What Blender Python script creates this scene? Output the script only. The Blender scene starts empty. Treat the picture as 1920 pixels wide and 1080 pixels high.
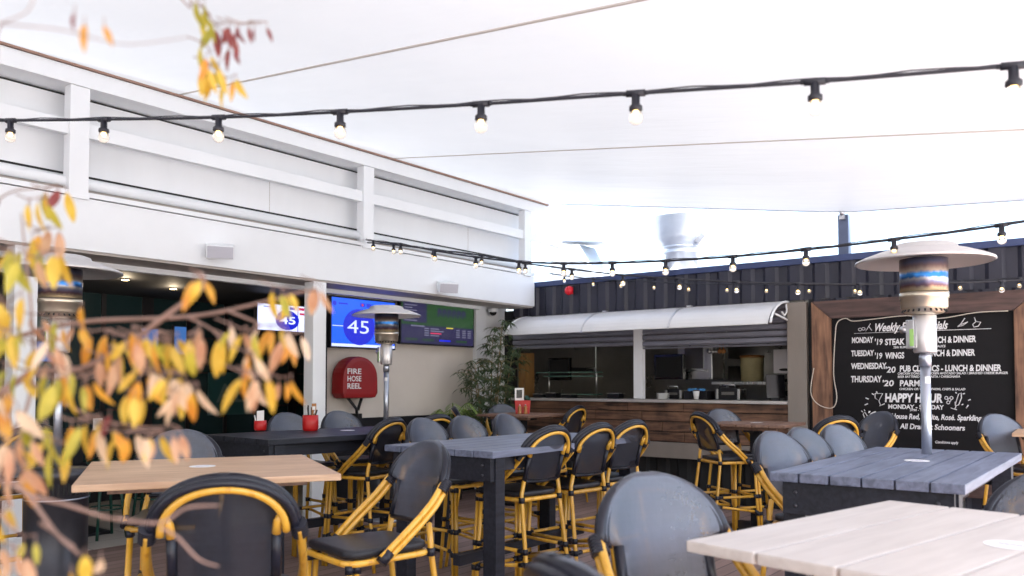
import bpy, bmesh, math, random
from mathutils import Vector, Matrix
random.seed(7)
PI = math.pi
R_ = math.radians
SC = bpy.context.scene
COL = SC.collection

# ------------------------------------------------------------------ camera
H = 1.48
FPX = 1550.0
YAW, PIT = R_(37.5), R_(2.0)
SHIFT = 718 - 540 - FPX * math.tan(PIT)
FW = Vector((-math.sin(YAW) * math.cos(PIT), math.cos(YAW) * math.cos(PIT), math.sin(PIT)))
RT = Vector((math.cos(YAW), math.sin(YAW), 0))
UP = RT.cross(FW)
EYE = Vector((0, 0, H))
cam_d = bpy.data.cameras.new('camera')
cam = bpy.data.objects.new('camera', cam_d)
COL.objects.link(cam)
cam.matrix_world = Matrix(((RT.x, UP.x, -FW.x, 0), (RT.y, UP.y, -FW.y, 0), (RT.z, UP.z, -FW.z, H), (0, 0, 0, 1)))
cam_d.sensor_width = 36
cam_d.lens = FPX / 1920 * 36
cam_d.shift_y = SHIFT / 1920
cam_d.clip_start = 0.05
cam_d.clip_end = 2000
cam_d.dof.use_dof = True
cam_d.dof.focus_distance = 6.0
cam_d.dof.aperture_fstop = 3.0
SC.camera = cam

# ------------------------------------------------------------------ sky, sun, exposure
SUN_EL, SUN_AZ = R_(56), R_(112)
w = bpy.data.worlds.new('World')
SC.world = w
w.use_nodes = True
nt = w.node_tree
bg = nt.nodes['Background']
sky = nt.nodes.new('ShaderNodeTexSky')
sky.sky_type = 'NISHITA'
sky.sun_disc = False
sky.sun_elevation = SUN_EL
sky.sun_rotation = SUN_AZ
sky.dust_density = 3.0
sky.air_density = 1.0
nt.links.new(sky.outputs[0], bg.inputs[0])
bg.inputs[1].default_value = 0.15
sd = bpy.data.lights.new('sun', 'SUN')
sd.energy = 4.6
sd.angle = R_(0.5)
sd.color = (1.0, 0.96, 0.90)
so = bpy.data.objects.new('sun', sd)
COL.objects.link(so)
sdir = Vector((math.sin(SUN_AZ) * math.cos(SUN_EL), math.cos(SUN_AZ) * math.cos(SUN_EL), math.sin(SUN_EL)))
so.rotation_euler = sdir.to_track_quat('Z', 'Y').to_euler()
SC.view_settings.view_transform = 'Standard'
SC.view_settings.look = 'None'
SC.view_settings.gamma = 1
SC.view_settings.exposure = 2.34
SC.cycles.max_bounces = 10
SC.cycles.transparent_max_bounces = 16
SC.cycles.caustics_reflective = False
SC.cycles.caustics_refractive = False

# the calibrated view as a surveying aid: where a ray through a photo point meets a real plane
def ray(px, py):
    return FW + RT * ((px - 960) / FPX) + UP * ((540 + SHIFT - py) / FPX)
def at_x(px, py, x):
    d = ray(px, py); return EYE + d * (x / d.x)
def at_y(px, py, y):
    d = ray(px, py); return EYE + d * (y / d.y)
def at_z(px, py, z):
    d = ray(px, py); return EYE + d * ((z - H) / d.z)
def at_d(px, py, D):
    return EYE + ray(px, py) * D

# ------------------------------------------------------------------ materials
def mat(name, col, rough=0.5, metal=0.0, spec=0.5, var=0.0, vscale=8.0, vstretch=(1, 1, 1), bump=0.0, bscale=60.0, coat=0.0, sheen=0.0, rvar=0.0):
    m = bpy.data.materials.new(name)
    m.use_nodes = True
    N, L = m.node_tree.nodes, m.node_tree.links
    p = N['Principled BSDF']
    p.inputs['Base Color'].default_value = (*col, 1)
    p.inputs['Roughness'].default_value = rough
    p.inputs['Metallic'].default_value = metal
    p.inputs['Specular IOR Level'].default_value = spec
    p.inputs['Coat Weight'].default_value = coat
    p.inputs['Sheen Weight'].default_value = sheen
    if var or bump or rvar:
        tc = N.new('ShaderNodeTexCoord')
        mp = N.new('ShaderNodeMapping')
        mp.inputs['Scale'].default_value = vstretch
        L.new(tc.outputs['Object'], mp.inputs['Vector'])
    if var or rvar:
        no = N.new('ShaderNodeTexNoise')
        no.inputs['Scale'].default_value = vscale
        no.inputs['Detail'].default_value = 6
        no.inputs['Roughness'].default_value = 0.62
        L.new(mp.outputs[0], no.inputs['Vector'])
        if var:
            cr = N.new('ShaderNodeValToRGB')
            cr.color_ramp.elements[0].position = 0.28
            cr.color_ramp.elements[1].position = 0.72
            cr.color_ramp.elements[0].color = (*[c * (1 - var) for c in col], 1)
            cr.color_ramp.elements[1].color = (*[min(1, c * (1 + var)) for c in col], 1)
            L.new(no.outputs['Fac'], cr.inputs['Fac'])
            L.new(cr.outputs[0], p.inputs['Base Color'])
        if rvar:
            mr = N.new('ShaderNodeMapRange')
            mr.inputs['From Min'].default_value = 0.3
            mr.inputs['From Max'].default_value = 0.7
            mr.inputs['To Min'].default_value = max(0.02, rough - rvar)
            mr.inputs['To Max'].default_value = min(1, rough + rvar)
            L.new(no.outputs['Fac'], mr.inputs['Value'])
            L.new(mr.outputs[0], p.inputs['Roughness'])
    if bump:
        n2 = N.new('ShaderNodeTexNoise')
        n2.inputs['Scale'].default_value = bscale
        n2.inputs['Detail'].default_value = 4
        L.new(mp.outputs[0], n2.inputs['Vector'])
        b = N.new('ShaderNodeBump')
        b.inputs['Strength'].default_value = bump
        b.inputs['Distance'].default_value = 0.004
        L.new(n2.outputs['Fac'], b.inputs['Height'])
        L.new(b.outputs[0], p.inputs['Normal'])
    return m

def emit(name, col, s):
    m = bpy.data.materials.new(name)
    m.use_nodes = True
    p = m.node_tree.nodes['Principled BSDF']
    p.inputs['Base Color'].default_value = (*[c * 0.2 for c in col], 1)
    p.inputs['Roughness'].default_value = 0.25
    p.inputs['Emission Color'].default_value = (*col, 1)
    p.inputs['Emission Strength'].default_value = s
    return m

def wood(name, c1, c2, axis='y', rough=0.5, scale=3.0, fine=40.0, spec=0.5, knots=0.0):
    """grain streaks running along one object axis"""
    m = bpy.data.materials.new(name)
    m.use_nodes = True
    N, L = m.node_tree.nodes, m.node_tree.links
    p = N['Principled BSDF']
    p.inputs['Roughness'].default_value = rough
    p.inputs['Specular IOR Level'].default_value = spec
    tc = N.new('ShaderNodeTexCoord')
    mp = N.new('ShaderNodeMapping')
    st = {'x': (0.09, 1, 1), 'y': (1, 0.09, 1), 'z': (1, 1, 0.09)}[axis]
    mp.inputs['Scale'].default_value = st
    L.new(tc.outputs['Object'], mp.inputs['Vector'])
    a = N.new('ShaderNodeTexNoise'); a.inputs['Scale'].default_value = fine; a.inputs['Detail'].default_value = 5; a.inputs['Distortion'].default_value = 0.6
    b = N.new('ShaderNodeTexNoise'); b.inputs['Scale'].default_value = scale; b.inputs['Detail'].default_value = 4
    L.new(mp.outputs[0], a.inputs['Vector'])
    L.new(tc.outputs['Object'], b.inputs['Vector'])
    mx = N.new('ShaderNodeMath'); mx.operation = 'MULTIPLY_ADD'
    mx.inputs[1].default_value = 0.62
    L.new(a.outputs['Fac'], mx.inputs[0])
    m2 = N.new('ShaderNodeMath'); m2.operation = 'MULTIPLY'; m2.inputs[1].default_value = 0.38
    L.new(b.outputs['Fac'], m2.inputs[0])
    L.new(m2.outputs[0], mx.inputs[2])
    cr = N.new('ShaderNodeValToRGB')
    cr.color_ramp.elements[0].position = 0.36; cr.color_ramp.elements[0].color = (*c1, 1)
    cr.color_ramp.elements[1].position = 0.64; cr.color_ramp.elements[1].color = (*c2, 1)
    L.new(mx.outputs[0], cr.inputs['Fac'])
    L.new(cr.outputs[0], p.inputs['Base Color'])
    bm_ = N.new('ShaderNodeBump'); bm_.inputs['Strength'].default_value = 0.25; bm_.inputs['Distance'].default_value = 0.003
    L.new(a.outputs['Fac'], bm_.inputs['Height'])
    L.new(bm_.outputs[0], p.inputs['Normal'])
    return m

M = {}
M['white'] = mat('white_paint', (0.82, 0.84, 0.865), 0.45, var=0.035, vscale=1.3, bump=0.06, bscale=90)
M['whiteclad'] = mat('white_cladding', (0.79, 0.805, 0.825), 0.5, var=0.05, vscale=1.2, vstretch=(1, 1, 0.25), bump=0.08)
M['offwhite'] = mat('beige_wall', (0.60, 0.545, 0.49), 0.7, var=0.06, vscale=1.5, bump=0.12, bscale=120)
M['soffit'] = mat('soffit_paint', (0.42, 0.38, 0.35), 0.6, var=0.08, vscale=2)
M['flash'] = mat('copper_flashing', (0.33, 0.20, 0.15), 0.45, 0.3, var=0.15, vscale=4)
M['gap'] = mat('dark_gap', (0.012, 0.012, 0.013), 0.8)
M['black'] = mat('black_powdercoat', (0.010, 0.010, 0.013), 0.45, spec=0.3, var=0.2, vscale=3)
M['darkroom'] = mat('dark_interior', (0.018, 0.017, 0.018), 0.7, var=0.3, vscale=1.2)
M['container'] = mat('container_paint', (0.030, 0.031, 0.048), 0.38, spec=0.35, var=0.28, vscale=3.0, vstretch=(1.5, 1, 0.12), bump=0.1, bscale=30, rvar=0.12)
M['containerrail'] = mat('container_rail_paint', (0.035, 0.055, 0.15), 0.38, var=0.2, vscale=4)
M['greypost'] = mat('taupe_paint', (0.235, 0.205, 0.18), 0.55, var=0.09, vscale=3, vstretch=(1, 1, .3), bump=0.1)
M['shutter'] = mat('shutter_steel', (0.25, 0.255, 0.31), 0.38, 0.3, var=0.1, vscale=5)
M['poly'] = mat('awning_polycarbonate', (0.74, 0.74, 0.75), 0.3, var=0.03, vscale=3)
M['alu'] = mat('aluminium', (0.62, 0.62, 0.64), 0.32, 0.9, var=0.06, vscale=6, rvar=0.08)
M['steel'] = mat('stainless', (0.55, 0.54, 0.52), 0.30, 1.0, var=0.08, vscale=3, vstretch=(1, 1, .3), rvar=0.1)
M['countersteel'] = mat('counter_steel', (0.58, 0.55, 0.53), 0.4, 0.5, var=0.12, vscale=4)
M['dullsteel'] = mat('kitchen_splashback', (0.20, 0.19, 0.175), 0.35, 0.8, var=0.15, vscale=2, rvar=0.1)
M['galv'] = mat('galvanised_sheet', (0.72, 0.77, 0.82), 0.42, 0.45, var=0.06, vscale=5)
M['ductgrey'] = mat('painted_duct', (0.42, 0.48, 0.55), 0.5)
M['ovenglass'] = mat('oven_glass', (0.075, 0.07, 0.075), 0.2)
M['kitchenwhite'] = mat('kitchen_plastic', (0.62, 0.58, 0.58), 0.35)
M['canetop'] = None
M['vinyl'] = mat('black_vinyl', (0.019, 0.019, 0.024), 0.42, spec=0.35, var=0.15, vscale=6, bump=0.15, bscale=350)
M['wrap'] = mat('black_binding', (0.012, 0.013, 0.022), 0.33, spec=0.35, var=0.2, vscale=30)
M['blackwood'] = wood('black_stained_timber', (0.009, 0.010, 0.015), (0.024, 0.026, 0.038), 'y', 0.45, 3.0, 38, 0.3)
M['blacktop'] = wood('skylit_black_planks', (0.070, 0.083, 0.128), (0.185, 0.208, 0.300), 'y', 0.40, 2.2, 30, 0.7)  # sky light on the tops painted in as a paler blue plank tone
M['tanwood'] = wood('tan_timber', (0.42, 0.255, 0.155), (0.62, 0.42, 0.275), 'x', 0.48, 3.0, 34)
M['palewood'] = wood('reflection_pale_timber', (0.50, 0.445, 0.41), (0.60, 0.545, 0.505), 'y', 0.44, 3.0, 30)  # whitish reflection put into this timber's base colour
M['redwood'] = wood('brown_slat_timber', (0.15, 0.085, 0.06), (0.27, 0.16, 0.115), 'y', 0.5, 3.0, 34)
M['clad'] = wood('dark_rough_timber', (0.022, 0.010, 0.007), (0.23, 0.118, 0.068), 'x', 0.6, 5.5, 22)
M['frame'] = wood('board_frame_timber', (0.036, 0.020, 0.019), (0.125, 0.068, 0.058), 'x', 0.5, 3.0, 26)
M['framev'] = wood('board_post_timber', (0.06, 0.027, 0.018), (0.32, 0.165, 0.095), 'z', 0.55, 3.5, 22)
M['pine'] = wood('varnished_pine', (0.20, 0.10, 0.035), (0.34, 0.18, 0.06), 'z', 0.4, 3, 24)
M['chalk'] = mat('blackboard_paint', (0.006, 0.0055, 0.007), 0.7, spec=0.25, var=0.3, vscale=2)
M['ink'] = mat('chalk_paint', (0.74, 0.74, 0.76), 0.8, var=0.22, vscale=45)
M['red'] = mat('red_enamel', (0.50, 0.012, 0.012), 0.32, var=0.1, vscale=9)
M['redglow'] = mat('red_lens', (0.75, 0.015, 0.03), 0.15)
M['redplastic'] = mat('red_reel_cover', (0.26, 0.007, 0.009), 0.5, var=0.15, vscale=4)
M['screen'] = mat('dead_screen', (0.006, 0.006, 0.008), 0.15)
M['paper'] = mat('paper', (0.85, 0.85, 0.84), 0.7)
M['brown'] = mat('turned_wood', (0.36, 0.15, 0.04), 0.35, var=0.2, vscale=20)
M['speakergrey'] = mat('speaker_grille', (0.50, 0.50, 0.56), 0.6)
M['green'] = mat('dark_green_metal', (0.006, 0.05, 0.035), 0.4)
M['glasswin'] = mat('dark_glass', (0.015, 0.034, 0.038), 0.10, spec=0.8)
M['bark'] = mat('twig_bark', (0.24, 0.15, 0.12), 0.7, var=0.3, vscale=25, bump=0.4, bscale=90)
M['trunkbark'] = mat('tree_bark', (0.20, 0.15, 0.12), 0.8, var=0.3, vscale=12, bump=0.5, bscale=30)
M['stem'] = mat('plant_stem', (0.28, 0.20, 0.09), 0.6, var=0.25, vscale=15)
M['pot'] = mat('planter_pot', (0.05, 0.05, 0.055), 0.6, var=0.1)
M['seam'] = mat('canopy_seam', (0.62, 0.58, 0.55), 0.7)
M['cable'] = mat('rubber_cable', (0.012, 0.013, 0.022), 0.5)
M['palecable'] = mat('pale_cable', (0.62, 0.56, 0.48), 0.5)
M['polepost'] = mat('blue_grey_steel', (0.12, 0.15, 0.24), 0.4, 0.3, var=0.1)
M['heatpole'] = mat('heater_pole_steel', (0.42, 0.45, 0.52), 0.30, 0.8)
M['heatbase'] = mat('heater_housing', (0.045, 0.045, 0.055), 0.35, 0.4, var=0.15)
M['dome'] = mat('heater_dome', (0.64, 0.62, 0.62), 0.36, 0.65)
M['sticker'] = mat('white_sticker', (0.80, 0.79, 0.80), 0.5)
M['stickermark'] = mat('sticker_print', (0.35, 0.33, 0.5), 0.5)
M['greenlabel'] = mat('green_label', (0.35, 0.62, 0.18), 0.5)
M['glow'] = emit('warm_downlight', (1.0, 0.72, 0.35), 6.0)
M['tvblue'] = emit('screen_blue', (0.010, 0.070, 0.58), 0.42)
M['tvdark'] = emit('screen_navy', (0.012, 0.018, 0.40), 0.34)
M['tvwhite'] = emit('screen_white', (0.66, 0.72, 1.0), 0.30)
M['tvink'] = emit('screen_lettering', (0.50, 0.56, 0.90), 0.32)
M['tvred'] = emit('screen_red', (0.45, 0.03, 0.08), 0.3)
M['tvgreen'] = emit('screen_green', (0.012, 0.035, 0.012), 0.4)
M['tvpanel'] = emit('screen_panel', (0.018, 0.016, 0.045), 0.35)
M['tvrow'] = emit('screen_rows', (0.085, 0.085, 0.13), 0.34)
M['tvyel'] = emit('screen_yellow', (0.30, 0.26, 0.03), 0.4)
M['tvreflect'] = emit('reflected_screen_blue', (0.08, 0.22, 0.6), 0.14)

def cane_mat():
    m = mat('varnished_cane', (0.62, 0.315, 0.035), 0.30, coat=0.3)
    N, L = m.node_tree.nodes, m.node_tree.links
    p = N['Principled BSDF']
    tc = N.new('ShaderNodeTexCoord')
    mp = N.new('ShaderNodeMapping'); mp.inputs['Scale'].default_value = (1, 1, 0.22)
    no = N.new('ShaderNodeTexNoise'); no.inputs['Scale'].default_value = 34; no.inputs['Detail'].default_value = 5
    L.new(tc.outputs['Object'], mp.inputs['Vector']); L.new(mp.outputs[0], no.inputs['Vector'])
    cr = N.new('ShaderNodeValToRGB')
    e = cr.color_ramp.elements
    e[0].position = 0.25; e[0].color = (0.40, 0.17, 0.014, 1)
    e[1].position = 0.65; e[1].color = (0.70, 0.395, 0.060, 1)
    x = e.new(0.42); x.color = (0.72, 0.375, 0.034, 1)
    oi = N.new('ShaderNodeObjectInfo'); hv = N.new('ShaderNodeHueSaturation')
    rv = N.new('ShaderNodeMapRange'); rv.inputs['To Min'].default_value = 0.72; rv.inputs['To Max'].default_value = 1.12
    L.new(oi.outputs['Random'], rv.inputs['Value']); L.new(rv.outputs[0], hv.inputs['Value'])
    L.new(no.outputs['Fac'], cr.inputs['Fac']); L.new(cr.outputs[0], hv.inputs['Color']); L.new(hv.outputs[0], p.inputs['Base Color'])
    return m
M['cane'] = cane_mat()

def sling_mat():
    """woven see-through sling: fine weave, part of the light passes between the threads"""
    m = bpy.data.materials.new('woven_sling'); m.use_nodes = True
    N, L = m.node_tree.nodes, m.node_tree.links
    p = N['Principled BSDF']
    p.inputs['Roughness'].default_value = 0.42
    p.inputs['IOR'].default_value = 1.95
    p.inputs['Specular IOR Level'].default_value = 0.75
    p.inputs['Specular Tint'].default_value = (0.86, 0.91, 1.0, 1)
    p.inputs['Sheen Weight'].default_value = 0.1
    p.inputs['Sheen Roughness'].default_value = 0.4
    tc = N.new('ShaderNodeTexCoord')
    no = N.new('ShaderNodeTexNoise'); no.inputs['Scale'].default_value = 9; no.inputs['Detail'].default_value = 5
    L.new(tc.outputs['Object'], no.inputs['Vector'])
    cr = N.new('ShaderNodeValToRGB')
    cr.color_ramp.elements[0].position = 0.40; cr.color_ramp.elements[0].color = (0.024, 0.029, 0.048, 1)
    cr.color_ramp.elements[1].position = 0.60; cr.color_ramp.elements[1].color = (0.054, 0.061, 0.098, 1)
    mpx = N.new('ShaderNodeMapping'); mpx.inputs['Scale'].default_value = (90, 90, 5)
    mpz = N.new('ShaderNodeMapping'); mpz.inputs['Scale'].default_value = (5, 5, 90)
    nx_ = N.new('ShaderNodeTexNoise'); nx_.inputs['Scale'].default_value = 1.4; nx_.inputs['Detail'].default_value = 3
    nz_ = N.new('ShaderNodeTexNoise'); nz_.inputs['Scale'].default_value = 1.4; nz_.inputs['Detail'].default_value = 3
    L.new(tc.outputs['Object'], mpx.inputs['Vector']); L.new(tc.outputs['Object'], mpz.inputs['Vector'])
    L.new(mpx.outputs[0], nx_.inputs['Vector']); L.new(mpz.outputs[0], nz_.inputs['Vector'])
    a1 = N.new('ShaderNodeMath'); a1.operation = 'ADD'; L.new(nx_.outputs['Fac'], a1.inputs[0]); L.new(nz_.outputs['Fac'], a1.inputs[1])
    a2 = N.new('ShaderNodeMath'); a2.operation = 'ADD'; L.new(a1.outputs[0], a2.inputs[0]); L.new(no.outputs['Fac'], a2.inputs[1])
    a3 = N.new('ShaderNodeMath'); a3.operation = 'DIVIDE'; a3.inputs[1].default_value = 3.0; L.new(a2.outputs[0], a3.inputs[0])
    oi = N.new('ShaderNodeObjectInfo')
    hv = N.new('ShaderNodeHueSaturation')
    rv = N.new('ShaderNodeMapRange'); rv.inputs['To Min'].default_value = 0.75; rv.inputs['To Max'].default_value = 1.3
    L.new(oi.outputs['Random'], rv.inputs['Value']); L.new(rv.outputs[0], hv.inputs['Value'])
    L.new(a3.outputs[0], cr.inputs['Fac']); L.new(cr.outputs[0], hv.inputs['Color']); L.new(hv.outputs[0], p.inputs['Base Color'])
    rr_ = N.new('ShaderNodeMapRange'); rr_.inputs['From Min'].default_value = 0.35; rr_.inputs['From Max'].default_value = 0.65
    rr_.inputs['To Min'].default_value = 0.34; rr_.inputs['To Max'].default_value = 0.54
    L.new(a3.outputs[0], rr_.inputs['Value']); L.new(rr_.outputs[0], p.inputs['Roughness'])
    w1 = N.new('ShaderNodeTexWave'); w1.inputs['Scale'].default_value = 95; w1.bands_direction = 'X'
    w2 = N.new('ShaderNodeTexWave'); w2.inputs['Scale'].default_value = 95; w2.bands_direction = 'Z'
    L.new(tc.outputs['Object'], w1.inputs['Vector']); L.new(tc.outputs['Object'], w2.inputs['Vector'])
    ad = N.new('ShaderNodeMath'); ad.operation = 'MULTIPLY'
    L.new(w1.outputs['Fac'], ad.inputs[0]); L.new(w2.outputs['Fac'], ad.inputs[1])
    b = N.new('ShaderNodeBump'); b.inputs['Strength'].default_value = 0.3; b.inputs['Distance'].default_value = 0.001
    L.new(ad.outputs[0], b.inputs['Height']); L.new(b.outputs[0], p.inputs['Normal'])
    tr = N.new('ShaderNodeBsdfTransparent')
    mx = N.new('ShaderNodeMixShader'); mx.inputs[0].default_value = 0.34
    out = N['Material Output']
    L.new(p.outputs[0], mx.inputs[1]); L.new(tr.outputs[0], mx.inputs[2]); L.new(mx.outputs[0], out.inputs['Surface'])
    return m
M['sling'] = sling_mat()
def mesh_mat():
    m = mat('dark_back_mesh', (0.007, 0.008, 0.014), 0.55, spec=0.25, var=0.3, vscale=40)
    N, L = m.node_tree.nodes, m.node_tree.links
    tr = N.new('ShaderNodeBsdfTransparent'); mx = N.new('ShaderNodeMixShader'); mx.inputs[0].default_value = 0.52
    L.new(N['Principled BSDF'].outputs[0], mx.inputs[1]); L.new(tr.outputs[0], mx.inputs[2]); L.new(mx.outputs[0], N['Material Output'].inputs['Surface'])
    return m
M['backmesh'] = mesh_mat()

def canopy_mat():
    m = bpy.data.materials.new('canopy_fabric'); m.use_nodes = True
    N, L = m.node_tree.nodes, m.node_tree.links
    out = N['Material Output']; N.remove(N['Principled BSDF'])
    tc = N.new('ShaderNodeTexCoord')
    no = N.new('ShaderNodeTexNoise'); no.inputs['Scale'].default_value = 0.6; no.inputs['Detail'].default_value = 3
    L.new(tc.outputs['Object'], no.inputs['Vector'])
    cr = N.new('ShaderNodeValToRGB')
    cr.color_ramp.elements[0].position = 0.3; cr.color_ramp.elements[0].color = (0.745, 0.785, 0.83, 1)
    cr.color_ramp.elements[1].position = 0.7; cr.color_ramp.elements[1].color = (0.80, 0.84, 0.885, 1)
    L.new(no.outputs['Fac'], cr.inputs['Fac'])
    mpc = N.new('ShaderNodeMapping'); mpc.inputs['Scale'].default_value = (0.35, 1.6, 1); mpc.inputs['Rotation'].default_value = (0, 0, .5)
    nc_ = N.new('ShaderNodeTexNoise'); nc_.inputs['Scale'].default_value = 1.3; nc_.inputs['Detail'].default_value = 4
    L.new(tc.outputs['Object'], mpc.inputs['Vector']); L.new(mpc.outputs[0], nc_.inputs['Vector'])
    bc = N.new('ShaderNodeBump'); bc.inputs['Strength'].default_value = 0.35; bc.inputs['Distance'].default_value = 0.12
    L.new(nc_.outputs['Fac'], bc.inputs['Height'])
    d = N.new('ShaderNodeBsdfDiffuse'); t = N.new('ShaderNodeBsdfTranslucent'); g = N.new('ShaderNodeBsdfGlossy')
    g.inputs['Roughness'].default_value = 0.32; g.inputs['Color'].default_value = (0.9, 0.9, 0.9, 1)
    L.new(bc.outputs[0], d.inputs['Normal']); L.new(bc.outputs[0], g.inputs['Normal'])
    L.new(cr.outputs[0], d.inputs['Color']); L.new(cr.outputs[0], t.inputs['Color'])
    m1 = N.new('ShaderNodeMixShader'); m1.inputs[0].default_value = 0.080
    L.new(d.outputs[0], m1.inputs[1]); L.new(t.outputs[0], m1.inputs[2])
    m2 = N.new('ShaderNodeMixShader'); m2.inputs[0].default_value = 0.05
    L.new(m1.outputs[0], m2.inputs[1]); L.new(g.outputs[0], m2.inputs[2])
    L.new(m2.outputs[0], out.inputs['Surface'])
    return m
M['canopy'] = canopy_mat()

def leaf_mat(name, c1, c2, trans=0.45):
    m = bpy.data.materials.new(name); m.use_nodes = True
    N, L = m.node_tree.nodes, m.node_tree.links
    p = N['Principled BSDF']; p.inputs['Roughness'].default_value = 0.45
    tc = N.new('ShaderNodeTexCoord')
    no = N.new('ShaderNodeTexNoise'); no.inputs['Scale'].default_value = 30; no.inputs['Detail'].default_value = 3
    L.new(tc.outputs['Object'], no.inputs['Vector'])
    cr = N.new('ShaderNodeValToRGB')
    cr.color_ramp.elements[0].position = 0.35; cr.color_ramp.elements[0].color = (*c1, 1)
    cr.color_ramp.elements[1].position = 0.65; cr.color_ramp.elements[1].color = (*c2, 1)
    L.new(no.outputs['Fac'], cr.inputs['Fac']); L.new(cr.outputs[0], p.inputs['Base Color'])
    t = N.new('ShaderNodeBsdfTranslucent'); L.new(cr.outputs[0], t.inputs['Color'])
    mx = N.new('ShaderNodeMixShader'); mx.inputs[0].default_value = trans
    L.new(p.outputs[0], mx.inputs[1]); L.new(t.outputs[0], mx.inputs[2]); L.new(mx.outputs[0], N['Material Output'].inputs['Surface'])
    return m
LEAF = [leaf_mat('leaf_yellow', (0.60, 0.36, 0.03), (0.74, 0.53, 0.08)),
        leaf_mat('leaf_lime', (0.30, 0.29, 0.03), (0.56, 0.47, 0.06)),
        leaf_mat('leaf_orange', (0.62, 0.24, 0.03), (0.72, 0.40, 0.05)),
        leaf_mat('leaf_pink', (0.50, 0.24, 0.13), (0.64, 0.41, 0.25)),
        leaf_mat('leaf_cream', (0.70, 0.50, 0.32), (0.74, 0.58, 0.42)),
        leaf_mat('leaf_crimson', (0.16, 0.025, 0.03), (0.30, 0.06, 0.05))]
M['bamboo'] = leaf_mat('bamboo_leaf', (0.035, 0.070, 0.028), (0.115, 0.165, 0.075), 0.25)
M['palm'] = leaf_mat('palm_leaf', (0.10, 0.20, 0.04), (0.32, 0.42, 0.10), 0.3)

def deck_mat():
    m = bpy.data.materials.new('deck_boards'); m.use_nodes = True
    N, L = m.node_tree.nodes, m.node_tree.links
    p = N['Principled BSDF']; p.inputs['Roughness'].default_value = 0.6
    tc = N.new('ShaderNodeTexCoord'); sx = N.new('ShaderNodeSeparateXYZ')
    L.new(tc.outputs['Object'], sx.inputs[0])
    def math_(op, a=None, b=None, va=0, vb=0):
        n = N.new('ShaderNodeMath'); n.operation = op
        n.inputs[0].default_value = va; n.inputs[1].default_value = vb
        if a is not None: L.new(a, n.inputs[0])
        if b is not None: L.new(b, n.inputs[1])
        return n.outputs[0]
    u = math_('DIVIDE', sx.outputs[0], None, 0, 0.137)
    fr = math_('FRACT', u)
    fl = math_('FLOOR', u)
    edge = math_('ABSOLUTE', math_('SUBTRACT', fr, None, 0, 0.5))
    gap = math_('GREATER_THAN', edge, None, 0, 0.474)
    wn = N.new('ShaderNodeTexWhiteNoise'); wn.noise_dimensions = '1D'
    L.new(fl, wn.inputs['W'])
    mp = N.new('ShaderNodeMapping'); mp.inputs['Scale'].default_value = (1, 0.06, 1)
    L.new(tc.outputs['Object'], mp.inputs['Vector'])
    no = N.new('ShaderNodeTexNoise'); no.inputs['Scale'].default_value = 45; no.inputs['Detail'].default_value = 5
    L.new(mp.outputs[0], no.inputs['Vector'])
    st = N.new('ShaderNodeTexNoise'); st.inputs['Scale'].default_value = 1.6; st.inputs['Detail'].default_value = 5
    L.new(tc.outputs['Object'], st.inputs['Vector'])
    s = math_('ADD', math_('MULTIPLY', wn.outputs['Value'], None, 0, 0.35), math_('ADD', math_('MULTIPLY', no.outputs['Fac'], None, 0, 0.4), math_('MULTIPLY', st.outputs['Fac'], None, 0, 0.35)))
    cr = N.new('ShaderNodeValToRGB')
    cr.color_ramp.elements[0].position = 0.3; cr.color_ramp.elements[0].color = (0.185, 0.122, 0.106, 1)
    cr.color_ramp.elements[1].position = 0.8; cr.color_ramp.elements[1].color = (0.330, 0.225, 0.200, 1)
    L.new(s, cr.inputs['Fac'])
    mx = N.new('ShaderNodeMix'); mx.data_type = 'RGBA'
    L.new(gap, mx.inputs['Factor']); L.new(cr.outputs[0], mx.inputs['A']); mx.inputs['B'].default_value = (0.012, 0.009, 0.008, 1)
    L.new(mx.outputs['Result'], p.inputs['Base Color'])
    b = N.new('ShaderNodeBump'); b.inputs['Strength'].default_value = 0.5; b.inputs['Distance'].default_value = 0.004; b.invert = True
    L.new(gap, b.inputs['Height']); L.new(b.outputs[0], p.inputs['Normal'])
    return m
M['deck'] = deck_mat()

def tile_mat():
    m = bpy.data.materials.new('pale_floor_tiles'); m.use_nodes = True
    N, L = m.node_tree.nodes, m.node_tree.links
    p = N['Principled BSDF']; p.inputs['Roughness'].default_value = 0.45
    tc = N.new('ShaderNodeTexCoord')
    br = N.new('ShaderNodeTexBrick')
    br.offset = 0.0
    br.inputs['Scale'].default_value = 1.0; br.inputs['Brick Width'].default_value = 0.6; br.inputs['Row Height'].default_value = 0.6
    br.inputs['Mortar Size'].default_value = 0.006
    br.inputs['Color1'].default_value = (0.46, 0.42, 0.37, 1); br.inputs['Color2'].default_value = (0.52, 0.47, 0.42, 1)
    br.inputs['Mortar'].default_value = (0.2, 0.18, 0.16, 1)
    L.new(tc.outputs['Object'], br.inputs['Vector']); L.new(br.outputs['Color'], p.inputs['Base Color'])
    return m
M['tile'] = tile_mat()
M['ground'] = mat('concrete_ground', (0.46, 0.45, 0.43), 0.85, var=0.15, vscale=0.8, bump=0.2, bscale=20)

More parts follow.
